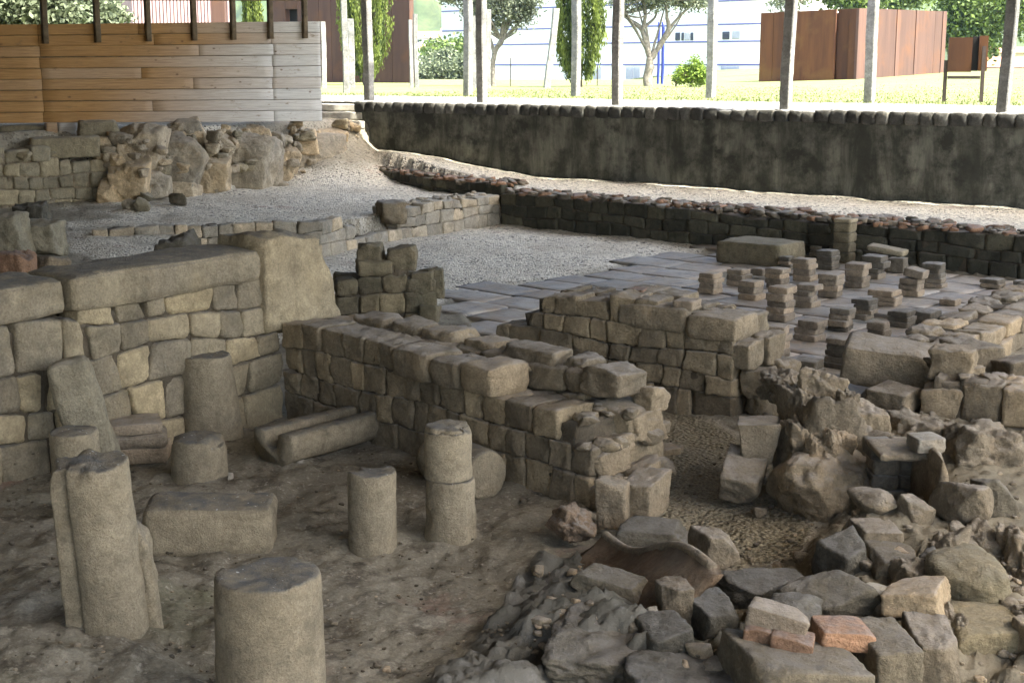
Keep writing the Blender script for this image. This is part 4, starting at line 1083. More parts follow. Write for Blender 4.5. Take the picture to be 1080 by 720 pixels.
# ------------------------------------------------------------------ ruined pier and rubble on the right
root = tag(empty('ruined_pier', at(870, 552, -1.68)), 'craggy ruined pier of mortared boulders standing between gravel pit and niche', 'ruin')
for i, (x0, x1, yt, yb, Y, dep, bx, mt) in enumerate(((878, 930, 414, 488, 7.72, .34, .75, 'boulder'), (838, 884, 424, 478, 7.65, .34, .2, 'lump'), (816, 908, 472, 560, 7.20, .50, .25, 'boulder'), (893, 930, 476, 528, 7.40, .36, .2, 'boulder'),
         (843, 884, 388, 424, 7.95, .26, .0, 'boulder'), (824, 850, 406, 450, 7.9, .3, .2, 'lump'), (826, 858, 440, 495, 7.55, .3, .2, 'lump'), (862, 892, 446, 490, 7.5, .25, .0, 'lump'), (884, 900, 412, 428, 7.8, .12, 0, 'lump'),
         (806, 830, 440, 475, 8.1, .25, .3, 'boulder'), (884, 925, 505, 560, 7.1, .35, .1, 'lump'), (870, 884, 455, 472, 7.42, .1, 0, 'lump'), (850, 868, 460, 480, 7.42, .12, 0, 'lump'), (808, 850, 392, 415, 8.3, .3, .2, 'lump'), (828, 926, 408, 556, 7.5, .5, .45, 'lump'))):
    rock('block', None, None, x0 - 4, x1 + 4, yt - 2, yb + 6, dep * 1.25, M[mt], 830 + i, 0 if i == 2 else bx * .8, .1, Y=Y, sink=.08, rough=.17 if mt == 'lump' else .10, n=30 if i == 2 else 24, planes=22 if i == 2 else 9, k=14 if i == 2 else 34, tint=(.6, .7, .75, .8, .6, .5, .6, .9, .5, .4, .4, .7, .8, .4, .5)[i], parent=root)
p = atY(800, 499, 7.72); q0, q1, q2_, q3 = atY(776, 447, 7.62), atY(823, 449, 7.66), atY(819, 439, 7.98), atY(779, 439, 7.98); b0, b1 = atY(789, 494, 7.70), atY(814, 490, 7.70)
o_ = np.array(p); V_ = lambda a, dy=0, dz=0: np.array(a) - o_ + np.array((0, dy, dz))
slab_thing('stone', 'flat-topped wedge-shaped stone balanced upright beside the ruined pier', 'stone', [[[V_(b0, .2), V_(q3)], [V_(b0), V_(q0)]], [[V_(b1, .2), V_(q2_)], [V_(b1), V_(q1)]]], BO, .012, 16, .014, 861, .45, p, (0, 0, 0))
root = tag(empty('ruined_wall', at(1030, 560, -1.5)), 'broad tan remains of a mortared rubble wall, sloping from the large blocks down to the round boulder', 'ruin')
for i, (x0, x1, yt, yb, Y, dep, bx) in enumerate(((926, 1000, 434, 480, 7.75, .5, .3), (975, 1092, 440, 520, 7.45, .6, .2), (1060, 1150, 455, 540, 7.4, .6, .3), (1012, 1100, 512, 590, 6.65, .5, .2), (1050, 1100, 556, 650, 5.9, .4, .3), (958, 1012, 548, 616, 5.95, .32, .1),
        (936, 990, 548, 590, 6.2, .26, .2), (1000, 1050, 552, 604, 6.1, .3, .1), (938, 990, 590, 640, 5.65, .26, .1), (900, 940, 535, 560, 6.6, .25, .2), (1070, 1140, 640, 760, 5.0, .5, .3), (985, 1012, 640, 720, 5.15, .25, .4))):
    rock('block', None, None, x0, x1, yt, yb + 6, dep, M['lump'], 1200 + i, bx, .15, Y=Y, sink=.12, rough=.16, n=26, planes=12, tint=.3 + .06 * (i % 5), parent=root, k=26)
rock('stone', 'angular rock propping up the wedge-shaped stone at the edge of the gravel', 'stone', 756, 806, 481, 531, .34, BO, 862, .2, -.5, (.2, .1), Y=7.45, n=18, tint=.2)
# niche
root = tag(empty('brick_niche', at(958, 535, -1.6)), 'dark square niche lined with brick in the rubble on the right', 'niche')
mb = MB(); Yb = 7.28; rs = np.random.RandomState(5)
for k in range(4):
    x = 928 - rs.uniform(0, 10); yb = 533 - k * 16
    while x < 992:
        w = rs.uniform(20, 34); a = atY(x, yb, Yb); b = atY(min(x + w, 995) - .6, yb - 15.2, Yb)
        hexa(mb, boxc(a[0], b[0], Yb, Yb + .2, a[2], b[2]), .01, 6, .008, rs.randint(99), rs.uniform()); x += w
local(mb, root); mb.build('brick_lining', M['brickdark'], root)
mb = MB(); a = atY(987, 552, 6.8); b = atY(999, 482, 6.8); hexa(mb, boxc(a[0], b[0], 6.78, 7.3, a[2] - .1, b[2]), .03, 8, .02, 3, .6); local(mb, root); mb.build('jamb', M['lump'], root)
mb = MB(); a = atY(924, 482, 7.1); b = atY(988, 474, 7.1); hexa(mb, boxc(a[0], b[0], 7.02, 7.35, a[2], b[2]), .02, 8, .012, 4, .6); local(mb, root); mb.build('lintel', M['lump'], root)
rb = lambda *a, **k: rock(*a, **k)
rb('brick', 'pale brick lying on top of the brick niche', 'brick', 960, 991, 456, 479, .18, M['palekerb'], 871, 1.0, .1, Y=6.98, sink=0, tint=.1, rough=.03)
rb('rock', 'large faceted boulder at the right of the niche', 'rock', 985, 1046, 504, 566, .34, BO, 873, .0, .2, Y=6.35, n=20, tint=.1, k=26, planes=9)
rb('rock', 'dark-sided stone leaning behind the large faceted boulder', 'rock', 1028, 1066, 503, 548, .28, DR, 874, .4, .1, Y=6.6, n=16, tint=.7)
rb('stone', 'smooth pale rounded stone below the ruined pier', 'stone', 898, 943, 514, 545, .26, BO, 875, .0, .2, Y=6.4, tint=.35, rough=.03, k=9)
rb('stone', 'pale angular chip of stone just below the niche', 'stone', 947, 981, 525, 554, .16, BO, 876, .2, .5, (.3, .1), Y=6.35, tint=.1, k=28, planes=10)
rb('stone', 'flat tan block under the smooth rounded stone, its right edge lit', 'stone', 897, 944, 548, 577, .26, BO, 877, .8, .05, Y=6.15, tint=.4, rough=.03)
rb('stone', 'wedge of dark stone in shade left of the square dark block', 'stone', 860, 920, 563, 622, .34, DR, 878, .1, .3, Y=5.95, tint=.5, n=18)
rb('stone', 'square dark grey-green block beside the wedge of dark stone', 'stone', 914, 964, 573, 624, .34, DR, 879, .9, -.1, Y=5.85, tint=.9, n=18, rough=.04)
rb('boulder', 'big round brown boulder, largest of the rubble by the right edge', 'boulder', 976, 1058, 582, 646, .42, M['mossrock'], 880, .0, .2, (0, .12), Y=5.45, tint=.7, n=24, k=12, planes=26)
rb('rock', 'dark jagged stone tucked behind the left of the round brown boulder', 'rock', 968, 996, 582, 612, .2, DR, 881, .0, .2, Y=5.75, tint=.0)
rb('brick', 'pale broken brick with a thin flat top near the split upright slab', 'brick', 897, 938, 617, 650, .22, M['palekerb'], 882, .9, -.35, (0, .12), Y=5.45, tint=.5, rough=.03)
rb('brick', 'broken orange-cored brick with a smooth grey top, left of the brown block', 'brick', 933, 996, 608, 655, .30, BO, 883, .5, -.5, (0, -.15), Y=5.25, tint=.95, n=18)
rb('stone_block', 'rectangular brown block under the big round boulder', 'stone block', 992, 1070, 639, 695, .36, M['mossrock'], 884, 1.05, .05, Y=5.15, tint=.95, n=18, rough=.03)
rb('stone_block', 'mottled grey block below the rectangular brown block', 'stone block', 1008, 1078, 690, 742, .4, DR, 885, .95, .05, Y=4.95, tint=1.0, n=18, rough=.04)
rb('rock', 'dark stone at the right edge behind the brown block', 'rock', 1044, 1100, 634, 690, .35, DR, 886, .3, .2, Y=5.4, tint=.6)
rb('rock', 'tall pale stone at the right edge beside the mottled grey block', 'rock', 1070, 1130, 648, 750, .3, BO, 887, .6, .2, Y=5.0, tint=.6)
rb('stone_slab', 'large grey-green upright slab split by a vertical crack', 'stone slab', 902, 955, 656, 770, .34, DR, 888, 1.0, .12, Y=4.85, tint=1.0, n=22, rough=.035)
rb('stone_slab', 'pale right half of the cracked upright slab, beside the brown block', 'stone slab', 953, 1000, 652, 770, .36, BO, 889, .95, -.1, Y=4.9, tint=.1, n=22, rough=.035)
rb('boulder', 'tall dark lichen-topped boulder behind the red tile', 'boulder', 812, 914, 598, 668, .42, DR, 890, .0, .3, Y=5.35, tint=.75, n=24, k=26, planes=9)
rb('rock', 'long low dark rock in the pit left of the lichen-topped boulder', 'rock', 756, 850, 604, 640, .32, DR, 891, .1, .15, Y=5.8, tint=.3, n=20)
rb('rock', 'small dark wedge rock behind the three pale bricks', 'rock', 806, 866, 626, 672, .26, DR, 892, .0, -.2, Y=5.2, tint=.5)
# bricks on the brown slab
rb('stone_slab', 'wide brown slab in the front, carrying the three pale bricks', 'stone slab', 768, 900, 668, 775, .48, DR, 893, .75, .1, (-.15, .12), Y=4.62, tint=.95, n=24, rough=.035)
def brick_at(label, x0, x1, yt, yb, Y, mat, rz, seed, ry=0, tint=.5, dep=.12, box=1.0):
    return rock('brick', label, 'brick', x0, x1, yt, yb, dep, mat, seed, box, rz, (0, ry), Y=Y, sink=0, tint=tint, rough=.025, n=14)
brick_at('left of the two pale bricks lying under the long grey-topped one', 784, 814, 654, 684, 4.92, M['redbrick'], -.25, 901, .16, .1)
brick_at('right of the two pale bricks lying under the long grey-topped one', 812, 858, 664, 694, 4.86, M['redbrick'], -.25, 902, .14, .15)
brick_at('long grey-topped brick laid across two pale bricks', 787, 853, 636, 674, 4.93, M['brick'], -.3, 903, .22, .2, .15, .85)
brick_at('reddish tile with a dark top beside the split upright slab', 857, 919, 652, 689, 4.95, M['redbrick'], .03, 904, .06, .95, .2)

def tube(mb, pts, rad, seed=0, nt=9, mi=0):
    pts = np.array(pts, float); n = len(pts); t = np.linspace(0, n - 1, (n - 1) * 5 + 1); P = np.stack([np.interp(t, np.arange(n), pts[:, i]) for i in range(3)], 1); R = np.interp(t, np.arange(n), rad)
    for _ in range(2): P[1:-1] = (P[:-2] + P[2:] + 2 * P[1:-1]) / 4
    d = np.gradient(P, axis=0); d /= np.linalg.norm(d, axis=1, keepdims=True)
    a = np.cross(d, np.array([.31, .95, .05])); a /= np.linalg.norm(a, axis=1, keepdims=True); b = np.cross(d, a); th = np.linspace(0, 2 * PI, nt, endpoint=False)
    V = P[:, None] + R[:, None, None] * (a[:, None] * np.cos(th)[None, :, None] + b[:, None] * np.sin(th)[None, :, None]); V = V.reshape(-1, 3)
    V = V + np.repeat(R, nt)[:, None] * .3 * np.stack([vnoise(V * 6, seed), vnoise(V * 6 + 9, seed), 0 * V[:, 0]], 1)
    idx = np.arange(len(V)).reshape(-1, nt); f = []
    for j in range(len(P) - 1):
        for i in range(nt): f.append((idx[j, i], idx[j, (i + 1) % nt], idx[j + 1, (i + 1) % nt], idx[j + 1, i]))
    f.append(tuple(idx[-1])); mb.add(V, f, .5, mi)

# ------------------------------------------------------------------ terracotta vessel in the pit
def vessel():
    root = tag(empty('terracotta_basin', at(690, 640, -1.8)), 'broken terracotta basin with wavy raised rim sunk in the ground', 'basin')
    ctrl = [(622, 566, 592), (640, 577, 604), (660, 585, 616), (676, 582, 622), (695, 577, 630), (715, 578, 640), (735, 590, 655), (752, 606, 668), (747, 622, 672)]
    ctrl = [(635, 565, 598), (648, 576, 606), (662, 583, 614), (680, 582, 622), (700, 576, 632), (718, 577, 642), (735, 588, 655), (753, 606, 668)]
    Ys = np.linspace(6.65, 5.55, len(ctrl)); N = 60; t = np.linspace(0, len(ctrl) - 1, N); tt = np.arange(len(ctrl))
    top = np.array([atY(a, b, y + .02 * math.sin(i * 1.7)) for i, ((a, b, c), y) in enumerate(zip(ctrl, Ys))])
    top = np.stack([np.interp(t, tt, top[:, i]) for i in range(3)], 1)
    for _ in range(6): top[1:-1] = (top[:-2] + top[2:] + 2 * top[1:-1]) / 4
    d = np.gradient(top[:, :2], axis=0); d /= np.linalg.norm(d, axis=1, keepdims=True); nn = np.stack([d[:, 1], -d[:, 0]], 1)   # toward camera-left
    V = []; M_ = 14; th = .04
    for j in range(M_ + 1):
        k = j / M_; off = .30 * math.sin(k * PI / 2 * .95) ** 1.3; V.append(np.column_stack([top[:, 0] + nn[:, 0] * off, top[:, 1] + nn[:, 1] * off, top[:, 2] - .03 * k - .26 * k ** 1.1]))
    for j in range(M_, -1, -1):
        k = j / M_; off = .30 * math.sin(k * PI / 2 * .95) ** 1.3 - th; V.append(np.column_stack([top[:, 0] + nn[:, 0] * off, top[:, 1] + nn[:, 1] * off, top[:, 2] - .03 * k - .26 * k ** 1.1 - .012]))
    V = np.array(V); R = len(V); V2 = V.reshape(-1, 3); V2 += (.022 * fbm(V2 * 9, 4, 5, .6))[:, None]
    idx = np.arange(R * N).reshape(R, N); f = []
    for a in range(R):
        b = (a + 1) % R
        for i in range(N - 1): f.append((idx[a, i], idx[a, i + 1], idx[b, i + 1], idx[b, i]))
    f.append(tuple(idx[:, 0])); f.append(tuple(idx[::-1, -1]))
    m = MB(); m.add(V2, f, .4); local(m, root); m.build('wall', M['pot'], root)
    m = MB(); tube(m, [tuple(q + np.append(-n_ * th * .5, .0)) for q, n_ in zip(top[::4], nn[::4])], [.024] * len(top[::4]), 5, 8); local(m, root); m.build('rim', M['lump'], root)
    return root
vessel()
rb('stone', 'pale block standing at the right end of the terracotta basin', 'stone', 729, 771, 557, 606, .26, BO, 910, .45, .3, Y=6.2, tint=.3, n=18)
rb('stone', 'dark curved stone behind the terracotta basin rim', 'stone', 650, 738, 552, 584, .26, DR, 911, .2, -.25, (0, .06), Y=6.55, tint=.6, n=20)
rb('stone', 'pale-faced block standing at the end of the low broken rim in the pit', 'stone', 692, 726, 608, 664, .20, BO, 912, .8, .15, Y=5.45, tint=.0, n=18)
rb('stone', 'long low crumbling stone forming the near rim of the pit', 'stone', 602, 694, 604, 636, .16, DR, 913, .3, -.42, (0, .16), Y=5.7, tint=.8, n=24)
rb('stone', 'dark upright stone below the pointed end of the basin', 'stone', 722, 772, 622, 700, .3, DR, 914, .5, .2, Y=5.35, tint=.3, n=18)
rb('rock', 'low ledge of bedrock with a bluish flat top in the bottom middle', 'rock', 572, 690, 662, 714, .62, DR, 915, .15, -.35, (0, .10), Y=4.95, tint=.7, n=26, rough=.09, sink=.1)
rb('rock', 'dark ridged rock at the bottom, left of the wide brown slab', 'rock', 640, 796, 694, 775, .7, DR, 916, .1, .2, (0, .05), Y=4.6, tint=.2, n=26, rough=.1, sink=.1)
rb('rock', 'round dark rock between the bluish ledge and the basin', 'rock', 672, 724, 652, 705, .3, DR, 918, .1, .2, Y=5.1, tint=.4, n=18)
rb('stone', 'small white stone caught beside the pale-faced block', 'stone', 680, 695, 645, 656, .06, M['palekerb'], 919, .3, .2, Y=5.42, tint=.3, n=8)
rb('brick_lump', 'rough reddish lump of burnt brick at the broken end of the middle wall', 'brick lump', 577, 632, 530, 573, .30, stone('burnt_brick_rubble', (.27, .19, .13), (.2, .155, .115), (.3, .2, .11), darkamt=.7, bump=1, big=7), 920, .0, .2, Y=6.75, tint=.6, n=24, rough=.16, sink=.05)
rb('stone', 'flat yellowish stone lying on the gravel behind the broken wall end', 'stone', 684, 716, 468, 482, .2, BO, 921, .7, .2, tint=.9)
rb('stone', 'low corner stone at the foot of the broken wall end beside the gravel', 'stone', 660, 700, 494, 547, .3, BO, 922, .7, -.5, Y=7.05, tint=.6, n=16)
rb('stone', 'pale upright stone at the foot of the broken wall end, by the burnt brick', 'stone', 630, 664, 498, 556, .22, M['lump'], 923, .5, -.3, Y=6.95, tint=.6, n=16)
for i, (x0, x1, yt, yb, lab) in enumerate(((792, 808, 533, 545, 'small round stone on the gravel below the angular rock'), (0, 38, 478, 500, 'small flat stone by the left edge at the foot of the tall wall'), (700, 722, 470, 480, 'tiny stone on the gravel beside the flat yellowish stone'),
                                         (240, 247, 501, 507, 'white pebble on the earth beside the low round drum'), (312, 321, 483, 490, 'small pebble under the stone trough'))):
    p = atg((x0 + x1) / 2, yb); w = (x1 - x0) / F * p[1]
    rock('stone', lab, 'stone', x0, x1, yt, yb, w * .8, M['palekerb'] if 'pebble' in lab else BO, 930 + i, .1, .3, tint=.4, n=8, sink=.01)

# ------------------------------------------------------------------ column drums and carved stones in the courtyard
def drum(name, label, cat, x0, x1, yt, yb, mat, seed, r_top=None, lean=(0, 0), chips=3, outline=None, toptilt=(0, 0), nt=72, z=None, yfix=None, cap=True, tint=.5, rz=0., dome=.0, child=False):
    px = (x0 + x1) / 2
    p = atg(px, yb) if z is None else at(px, yb, z)
    t = p[1] / ray(px, yb)[1]; R = (x1 - x0) / F * t / 2
    R = R * (1 + R / t)
    c = (p[0] * (p[1] + R) / p[1], p[1] + R, p[2])
    h = atY(px, yt, c[1] - R * .0)[2] - p[2]
    rs = np.random.RandomState(seed); rt = (r_top or 1.0)
    nz = max(10, int(h / .025)); th = np.linspace(0, 2 * PI, nt, endpoint=False)
    ro = outline(th) if outline else np.ones(nt)
    V = []; zs = np.concatenate(([-.06], np.linspace(0, h, nz)))
    rows = [(z_, 1.0 + (rt - 1) * max(0, z_) / h) for z_ in zs]
    e = .022
    rows[-1] = (h - e, rows[-1][1])
    rows += [(h - e * .3, rt * (1 - .02)), (h, rt * (1 - .06))]
    rows += [(h + dome * (1 - q * q), rt * q) for q in (.85, .65, .45, .25, .1)]
    for z_, k in rows:
        V.append(np.stack([R * k * ro * np.cos(th), R * k * ro * np.sin(th), np.full(nt, z_)], 1))
    V = np.array(V).reshape(-1, 3)
    nrm = V * np.array([1, 1, 0]); ln = np.linalg.norm(nrm, axis=1, keepdims=True); nrm = nrm / np.maximum(ln, 1e-6)
    V = V + nrm * (.0035 * fbm(V * 11 + seed, seed, 4, .6))[:, None] * (ln > R * .6)
    V[:, 2] += .007 * fbm(V * 13 + seed * 2, seed + 4, 4, .6) * (V[:, 2] > h * .9)
    for i in range(chips):
        a = rs.uniform(0, 2 * PI); zz = h if rs.uniform() < .7 else rs.uniform(.1, .9) * h; q = np.array((R * math.cos(a), R * math.sin(a), zz)); rad = rs.uniform(.04, .10)
        dd = np.linalg.norm(V - q, axis=1); w = np.clip(1 - dd / rad, 0, 1); V = V - nrm * (w * rad * .45)[:, None]; V[:, 2] -= w * rad * .3 * (V[:, 2] > h * .8)
    V[:, 2] += np.clip(V[:, 2] / h, 0, 1) * (toptilt[0] * V[:, 0] + toptilt[1] * V[:, 1])
    V[:, 0] += lean[0] * V[:, 2]; V[:, 1] += lean[1] * V[:, 2]
    nr = len(rows); idx = np.arange(nr * nt).reshape(nr, nt); f = []
    for j in range(nr - 1):
        for i in range(nt): f.append((idx[j, i], idx[j, (i + 1) % nt], idx[j + 1, (i + 1) % nt], idx[j + 1, i]))
    f.append(tuple(idx[-1]))
    m = MB(); m.add(V, f, tint)
    o = m.build(name, mat, None, c, (0, 0, rz))
    return tag(o, label, cat), c, R, h
CM = M['column']
drum('column_drum', 'broad pale column stump with a dark pitted top, cut by the bottom edge', 'column', 231, 346, 604, 782, CM, 1, .95, chips=4, tint=.35, z=FL)
drum('column_drum', 'straight pale column stump left of the two-piece one', 'column', 368, 419, 496, 583, CM, 2, 1.0, chips=4, tint=.5)
o, c, R, h = drum('column_drum', 'lower drum of the two-piece column in front of the lying drum', 'column', 448, 503, 503, 573, CM, 3, .92, chips=3, tint=.55)
m = MB(); C2 = c
drum_o, c2, R2, h2 = drum('column_drum', 'upper drum balanced on the two-piece column', 'column', 448, 498, 449, 573, CM, 4, .98, chips=5, tint=.6)
# keep only the part above the lower drum
me = drum_o.data; vz = np.array([v.co.z for v in me.vertices])
for v in me.vertices: v.co.z = h + .004 + max(v.co.z, 0) * (h2 - h) / h2 if v.co.z < h2 - .03 else v.co.z
drum_o.location = (c[0] - .01, c[1], c[2])
drum('column_drum', 'tall tapering column standing against the big-block wall', 'column', 193, 257, 374, 468, CM, 5, .80, chips=4, tint=.4, lean=(-.05, .03))
drum('column_drum', 'low round drum between tapering column and rectangular block', 'column', 182, 241, 461, 509, CM, 6, .96, chips=3, tint=.5, dome=.015)
drum('column_drum', 'small drum peeking up behind the tall grooved column', 'column', 58, 109, 454, 548, CM, 7, .97, chips=2, tint=.55)
def shaft_outline(th):
    r = np.ones_like(th) * .93
    cx, sx = np.cos(th), np.sin(th)
    b = np.minimum(1.06 / np.maximum(-cx, 1e-3), np.minimum(.66 / np.maximum(-sx, 1e-3), .60 / np.maximum(sx, 1e-3)))
    r = np.where(cx < -.45, np.maximum(r, np.minimum(b, 1.2)), r)
    g = np.exp(-((th - (PI + .86)) / .07) ** 2); r = r - .22 * g
    return r
o, c, R, h = drum('grooved_column', 'tall leaning column shaft with a flat grooved strip down its left side', 'column', 83, 163, 486, 694, CM, 8, .96, (-.075, .02), 5, shaft_outline, (0.0, .1), 160, tint=.45, z=FL)
m = MB(); hexa(m, [[[(x + (-.055 * z), y, z) for z in (-.05, .50 - .5 * (x - .8 * R) / R * .4)] for y in (R * .1, R * .75)] for x in (R * .62, R * 1.10)], .03, 10, .02, 5, .5)
m.build('broken_flange', CM, o)
# lying drum
p = at(514, 527, FL); Rl = .145
ax = np.array([-.62, .78]); m = MB(); nt, nl = 56, 16; Lr = .50; V = []; rows = [(-.004, .5), (-.004, .85), (0, .95), (.02, 1.0)] + [(x, 1.0) for x in np.linspace(.05, Lr, nl)] + [(Lr + .01, .6)]
th = np.linspace(0, 2 * PI, nt, endpoint=False)
for l, k in rows:
    V.append(np.stack([ax[0] * l + Rl * k * np.cos(th) * ax[1], ax[1] * l - Rl * k * np.cos(th) * ax[0], Rl + Rl * k * np.sin(th)], 1))
V = np.array(V).reshape(-1, 3); V += (.006 * fbm(V * 10, 3, 4))[:, None]; idx = np.arange(len(rows) * nt).reshape(-1, nt); f = []
for j in range(len(rows) - 1):
    for i in range(nt): f.append((idx[j, (i + 1) % nt], idx[j, i], idx[j + 1, i], idx[j + 1, (i + 1) % nt]))
f.append(tuple(idx[0])); f.append(tuple(idx[-1][::-1]))
m.add(V, f, .3); tag(m.build('column_drum', CM, None, (p[0], p[1] + .03, FL - .01)), 'column drum lying on its side behind the two-piece column', 'column')
# rectangular block, trough, leaning slab
p = at(222, 583, FL)
slab_thing('stone_block', 'rectangular dressed block lying on the earth left of the courtyard middle', 'stone block', boxc(-.33, .31, -.0, .30, -.03, .235), CM, .045, 14, .016, 4, .6, (p[0], p[1], FL), (0, 0, .06))
def trough():
    a = np.array(at(288, 491, FL)[:2]); b = np.array(at(384, 464, FL)[:2]); L = np.linalg.norm(b - a); e = (b - a) / L
    prof = [(-.15, .05), (-.155, .14), (-.15, .215), (-.135, .225), (-.085, .225), (-.065, .21), (-.06, .15), (-.045, .11), (-.01, .095), (.03, .11), (.045, .15), (.05, .21), (.07, .225), (.13, .225), (.15, .21), (.16, .12), (.14, .04), (.08, .0), (-.08, .0)]
    prof = np.array(prof) * np.array((1.12, .90)); N = 40; V = []
    for i in range(N):
        s = L * i / (N - 1); k = 1 - .12 * sstep(.75, 1, i / (N - 1))
        n = np.array([e[1], -e[0]])
        P = np.stack([a[0] + e[0] * s + n[0] * prof[:, 0] * k, a[1] + e[1] * s + n[1] * prof[:, 0] * k, FL + .015 + prof[:, 1] * (1 + .0 * s)], 1)
        V.append(P)
    V = np.array(V); n_ = len(prof); V2 = V.reshape(-1, 3); V2 += (.005 * fbm(V2 * 12, 7, 4, .6))[:, None]
    idx = np.arange(N * n_).reshape(N, n_); f = []
    for j in range(N - 1):
        for i in range(n_): f.append((idx[j, i], idx[j, (i + 1) % n_], idx[j + 1, (i + 1) % n_], idx[j + 1, i]))
    f.append(tuple(idx[0][::-1])); f.append(tuple(idx[-1]))
    m = MB(); o0 = np.array((a[0], a[1], FL)); m.add(V2 - o0, f, .5)
    tag(m.build('stone_trough', CM, None, tuple(o0)), 'long stone water channel with a U-shaped groove, lying in the corner', 'trough')
trough()
p = atg(92, 520)
slab_thing('stone_slab', 'rough pale slab leaning against the big-block wall', 'stone slab', boxc(-.13, .13, -.10, .12, -.1, .74), M['palemason'], .05, 14, .016, 6, .3, (p[0], p[1] + .28, FL), (-.12, -.21, .25))
p = at(142, 490, FL)
slab_thing('brick', 'bottom brown slab of the small tile stack by the leaning slab', 'tile', boxc(-.20, .18, -.02, .24, 0, .09), M['brick'], .015, 8, .008, 5, .9, (p[0], p[1] + .05, FL), (0, 0, .12))
slab_thing('stone', 'rounded brown middle block of the small tile stack', 'stone', boxc(-.19, .19, -.04, .26, .09, .185), M['brick'], .05, 10, .012, 7, .3, (p[0], p[1] + .05, FL), (0, 0, .2))
slab_thing('floor_tile', 'thin pale-edged tile on top of the small tile stack', 'tile', boxc(-.20, .16, -.03, .25, .187, .245), M['brick'], .01, 8, .006, 8, .6, (p[0], p[1] + .05, FL), (0, 0, .32))
# ------------------------------------------------------------------ beyond the dig: buildings
def panel(mb, A, B, z0a, z1a, z0b, z1b, th, tint=.5, mi=0, bev=.01):
    A = np.array(A[:2]); B = np.array(B[:2]); e = (B - A) / np.linalg.norm(B - A); nb = np.array([-e[1], e[0]])
    C = [[[(P[0] + nb[0] * d, P[1] + nb[1] * d, z) for z in zz] for d in (th, 0)] for P, zz in ((A, (z0a, z1a)), (B, (z0b, z1b)))]
    hexa(mb, C, bev, 4, 0, 0, tint, mi)
# white building
ya, yb_ = 163.0, 131.0
A = atY(466, 60, ya); B = atY(838, 60, yb_)
def fac(px): # point of the facade under a pixel column
    r = ray(px, 60); k = r[0] / r[1]; d = (B[0] - A[0], B[1] - A[1]); t = (k * A[1] - A[0]) / (d[0] - k * d[1]); return (A[0] + d[0] * t, A[1] + d[1] * t)
root = tag(empty('white_building', (A[0], A[1], -3)), 'long white building with thin blue bands and small windows beyond the lawn', 'building')
mb = MB(); panel(mb, A, B, -3, 10.5, -3, 10.5, 18, bev=.02); local(mb, root); mb.build('wall', M['white'], root)
for y in (1.5, 26, 44, 68.3):
    z = CAMZ + (70 - y) / F * yb_; mb = MB(); fa = np.array(fac(466.5)); fb = np.array(fac(837.5)); e = (fb - fa) / np.linalg.norm(fb - fa); o_ = np.array([e[1], -e[0]]) * .08
    panel(mb, fa + o_, fb + o_, z - .07, z + .07, z - .07, z + .07, .06); local(mb, root); mb.build('blue_band', M['blueline'], root)
for (x0, x1, y0, y1, mt) in ((712, 717, 36, 44, 'glass'), (718.5, 721, 36, 44, 'glass'), (722, 727, 36, 44, 'frost'), (728, 731, 36, 44, 'glass'), (761.5, 769, 35, 43, 'glass'), (772, 780, 34.5, 42.5, 'frost'),
                             (661, 668, 71, 86, 'frost'), (669, 675, 71, 86, 'frost'), (761, 780, 70, 79, 'frost'), (755, 838, 80, 88, 'frost'), (623, 634, 71, 86, 'frost')):
    pa, pb = np.array(fac(x0)), np.array(fac(x1)); e = (pb - pa) / np.linalg.norm(pb - pa); o_ = np.array([e[1], -e[0]]) * .07; Y = (pa[1] + pb[1]) / 2
    z1 = CAMZ + (70 - y0) / F * Y; z0 = CAMZ + (70 - y1) / F * Y
    mb = MB(); panel(mb, pa + o_, pb + o_, z0, z1, z0, z1, .05); local(mb, root); mb.build('window', M[mt], root)

# rusted steel cube on the lawn
L_, Cn, R_ = atY(800, 85, 62.6), atY(903, 83, 60.0), atY(995, 77, 68.7)
root = tag(empty('rusted_steel_pavilion', (Cn[0], Cn[1], Cn[2])), 'rust-brown steel cube standing on the lawn at right behind the granite posts', 'pavilion')
ht = 71 / F * 60
def q2(P, Q, t): return np.array(P) * (1 - t) + np.array(Q) * t
mb = MB()
bk = np.array(L_) + (np.array(R_) - np.array(Cn))
def prism(mb, pts, z0s, z1s, tint=.5, mi=0):
    n = len(pts); V = [(p[0], p[1], z) for p, z in zip(pts, z0s)] + [(p[0], p[1], z) for p, z in zip(pts, z1s)]
    f = [tuple(range(n - 1, -1, -1)), tuple(range(n, 2 * n))] + [(i, (i + 1) % n, n + (i + 1) % n, n + i) for i in range(n)]
    mb.add(V, f, tint, mi)
ins = .10
core = [q2(L_, bk, .02), q2(Cn, R_, .02), q2(R_, bk, .02), bk]
core = [np.array(p) for p in core]; cc = sum(core) / 4; core = [cc + (p - cc) * .965 for p in core]
prism(mb, core, [-.5] * 4, [L_[2] + ht * .985] * 4, .35); local(mb, root); mb.build('body', M['corten'], root, smooth=False)
for a, b, off, tn in ((0, .14, 0, .55), (.14, .30, .02, .42), (.30, .78, .05, .60), (.78, .90, -.14, .15), (.90, 1.0, -.06, .38)):
    P, Q = q2(L_, Cn, a + .002), q2(L_, Cn, b - .002); e = (np.array(Cn) - np.array(L_))[:2]; e /= np.linalg.norm(e); o_ = np.array([e[1], -e[0]]) * (off)
    mb = MB(); panel(mb, P[:2] + o_, Q[:2] + o_, P[2] - .4, P[2] + ht, Q[2] - .4, Q[2] + ht, .12, tn); local(mb, root); mb.build('steel_panel', M['corten'], root, smooth=False)
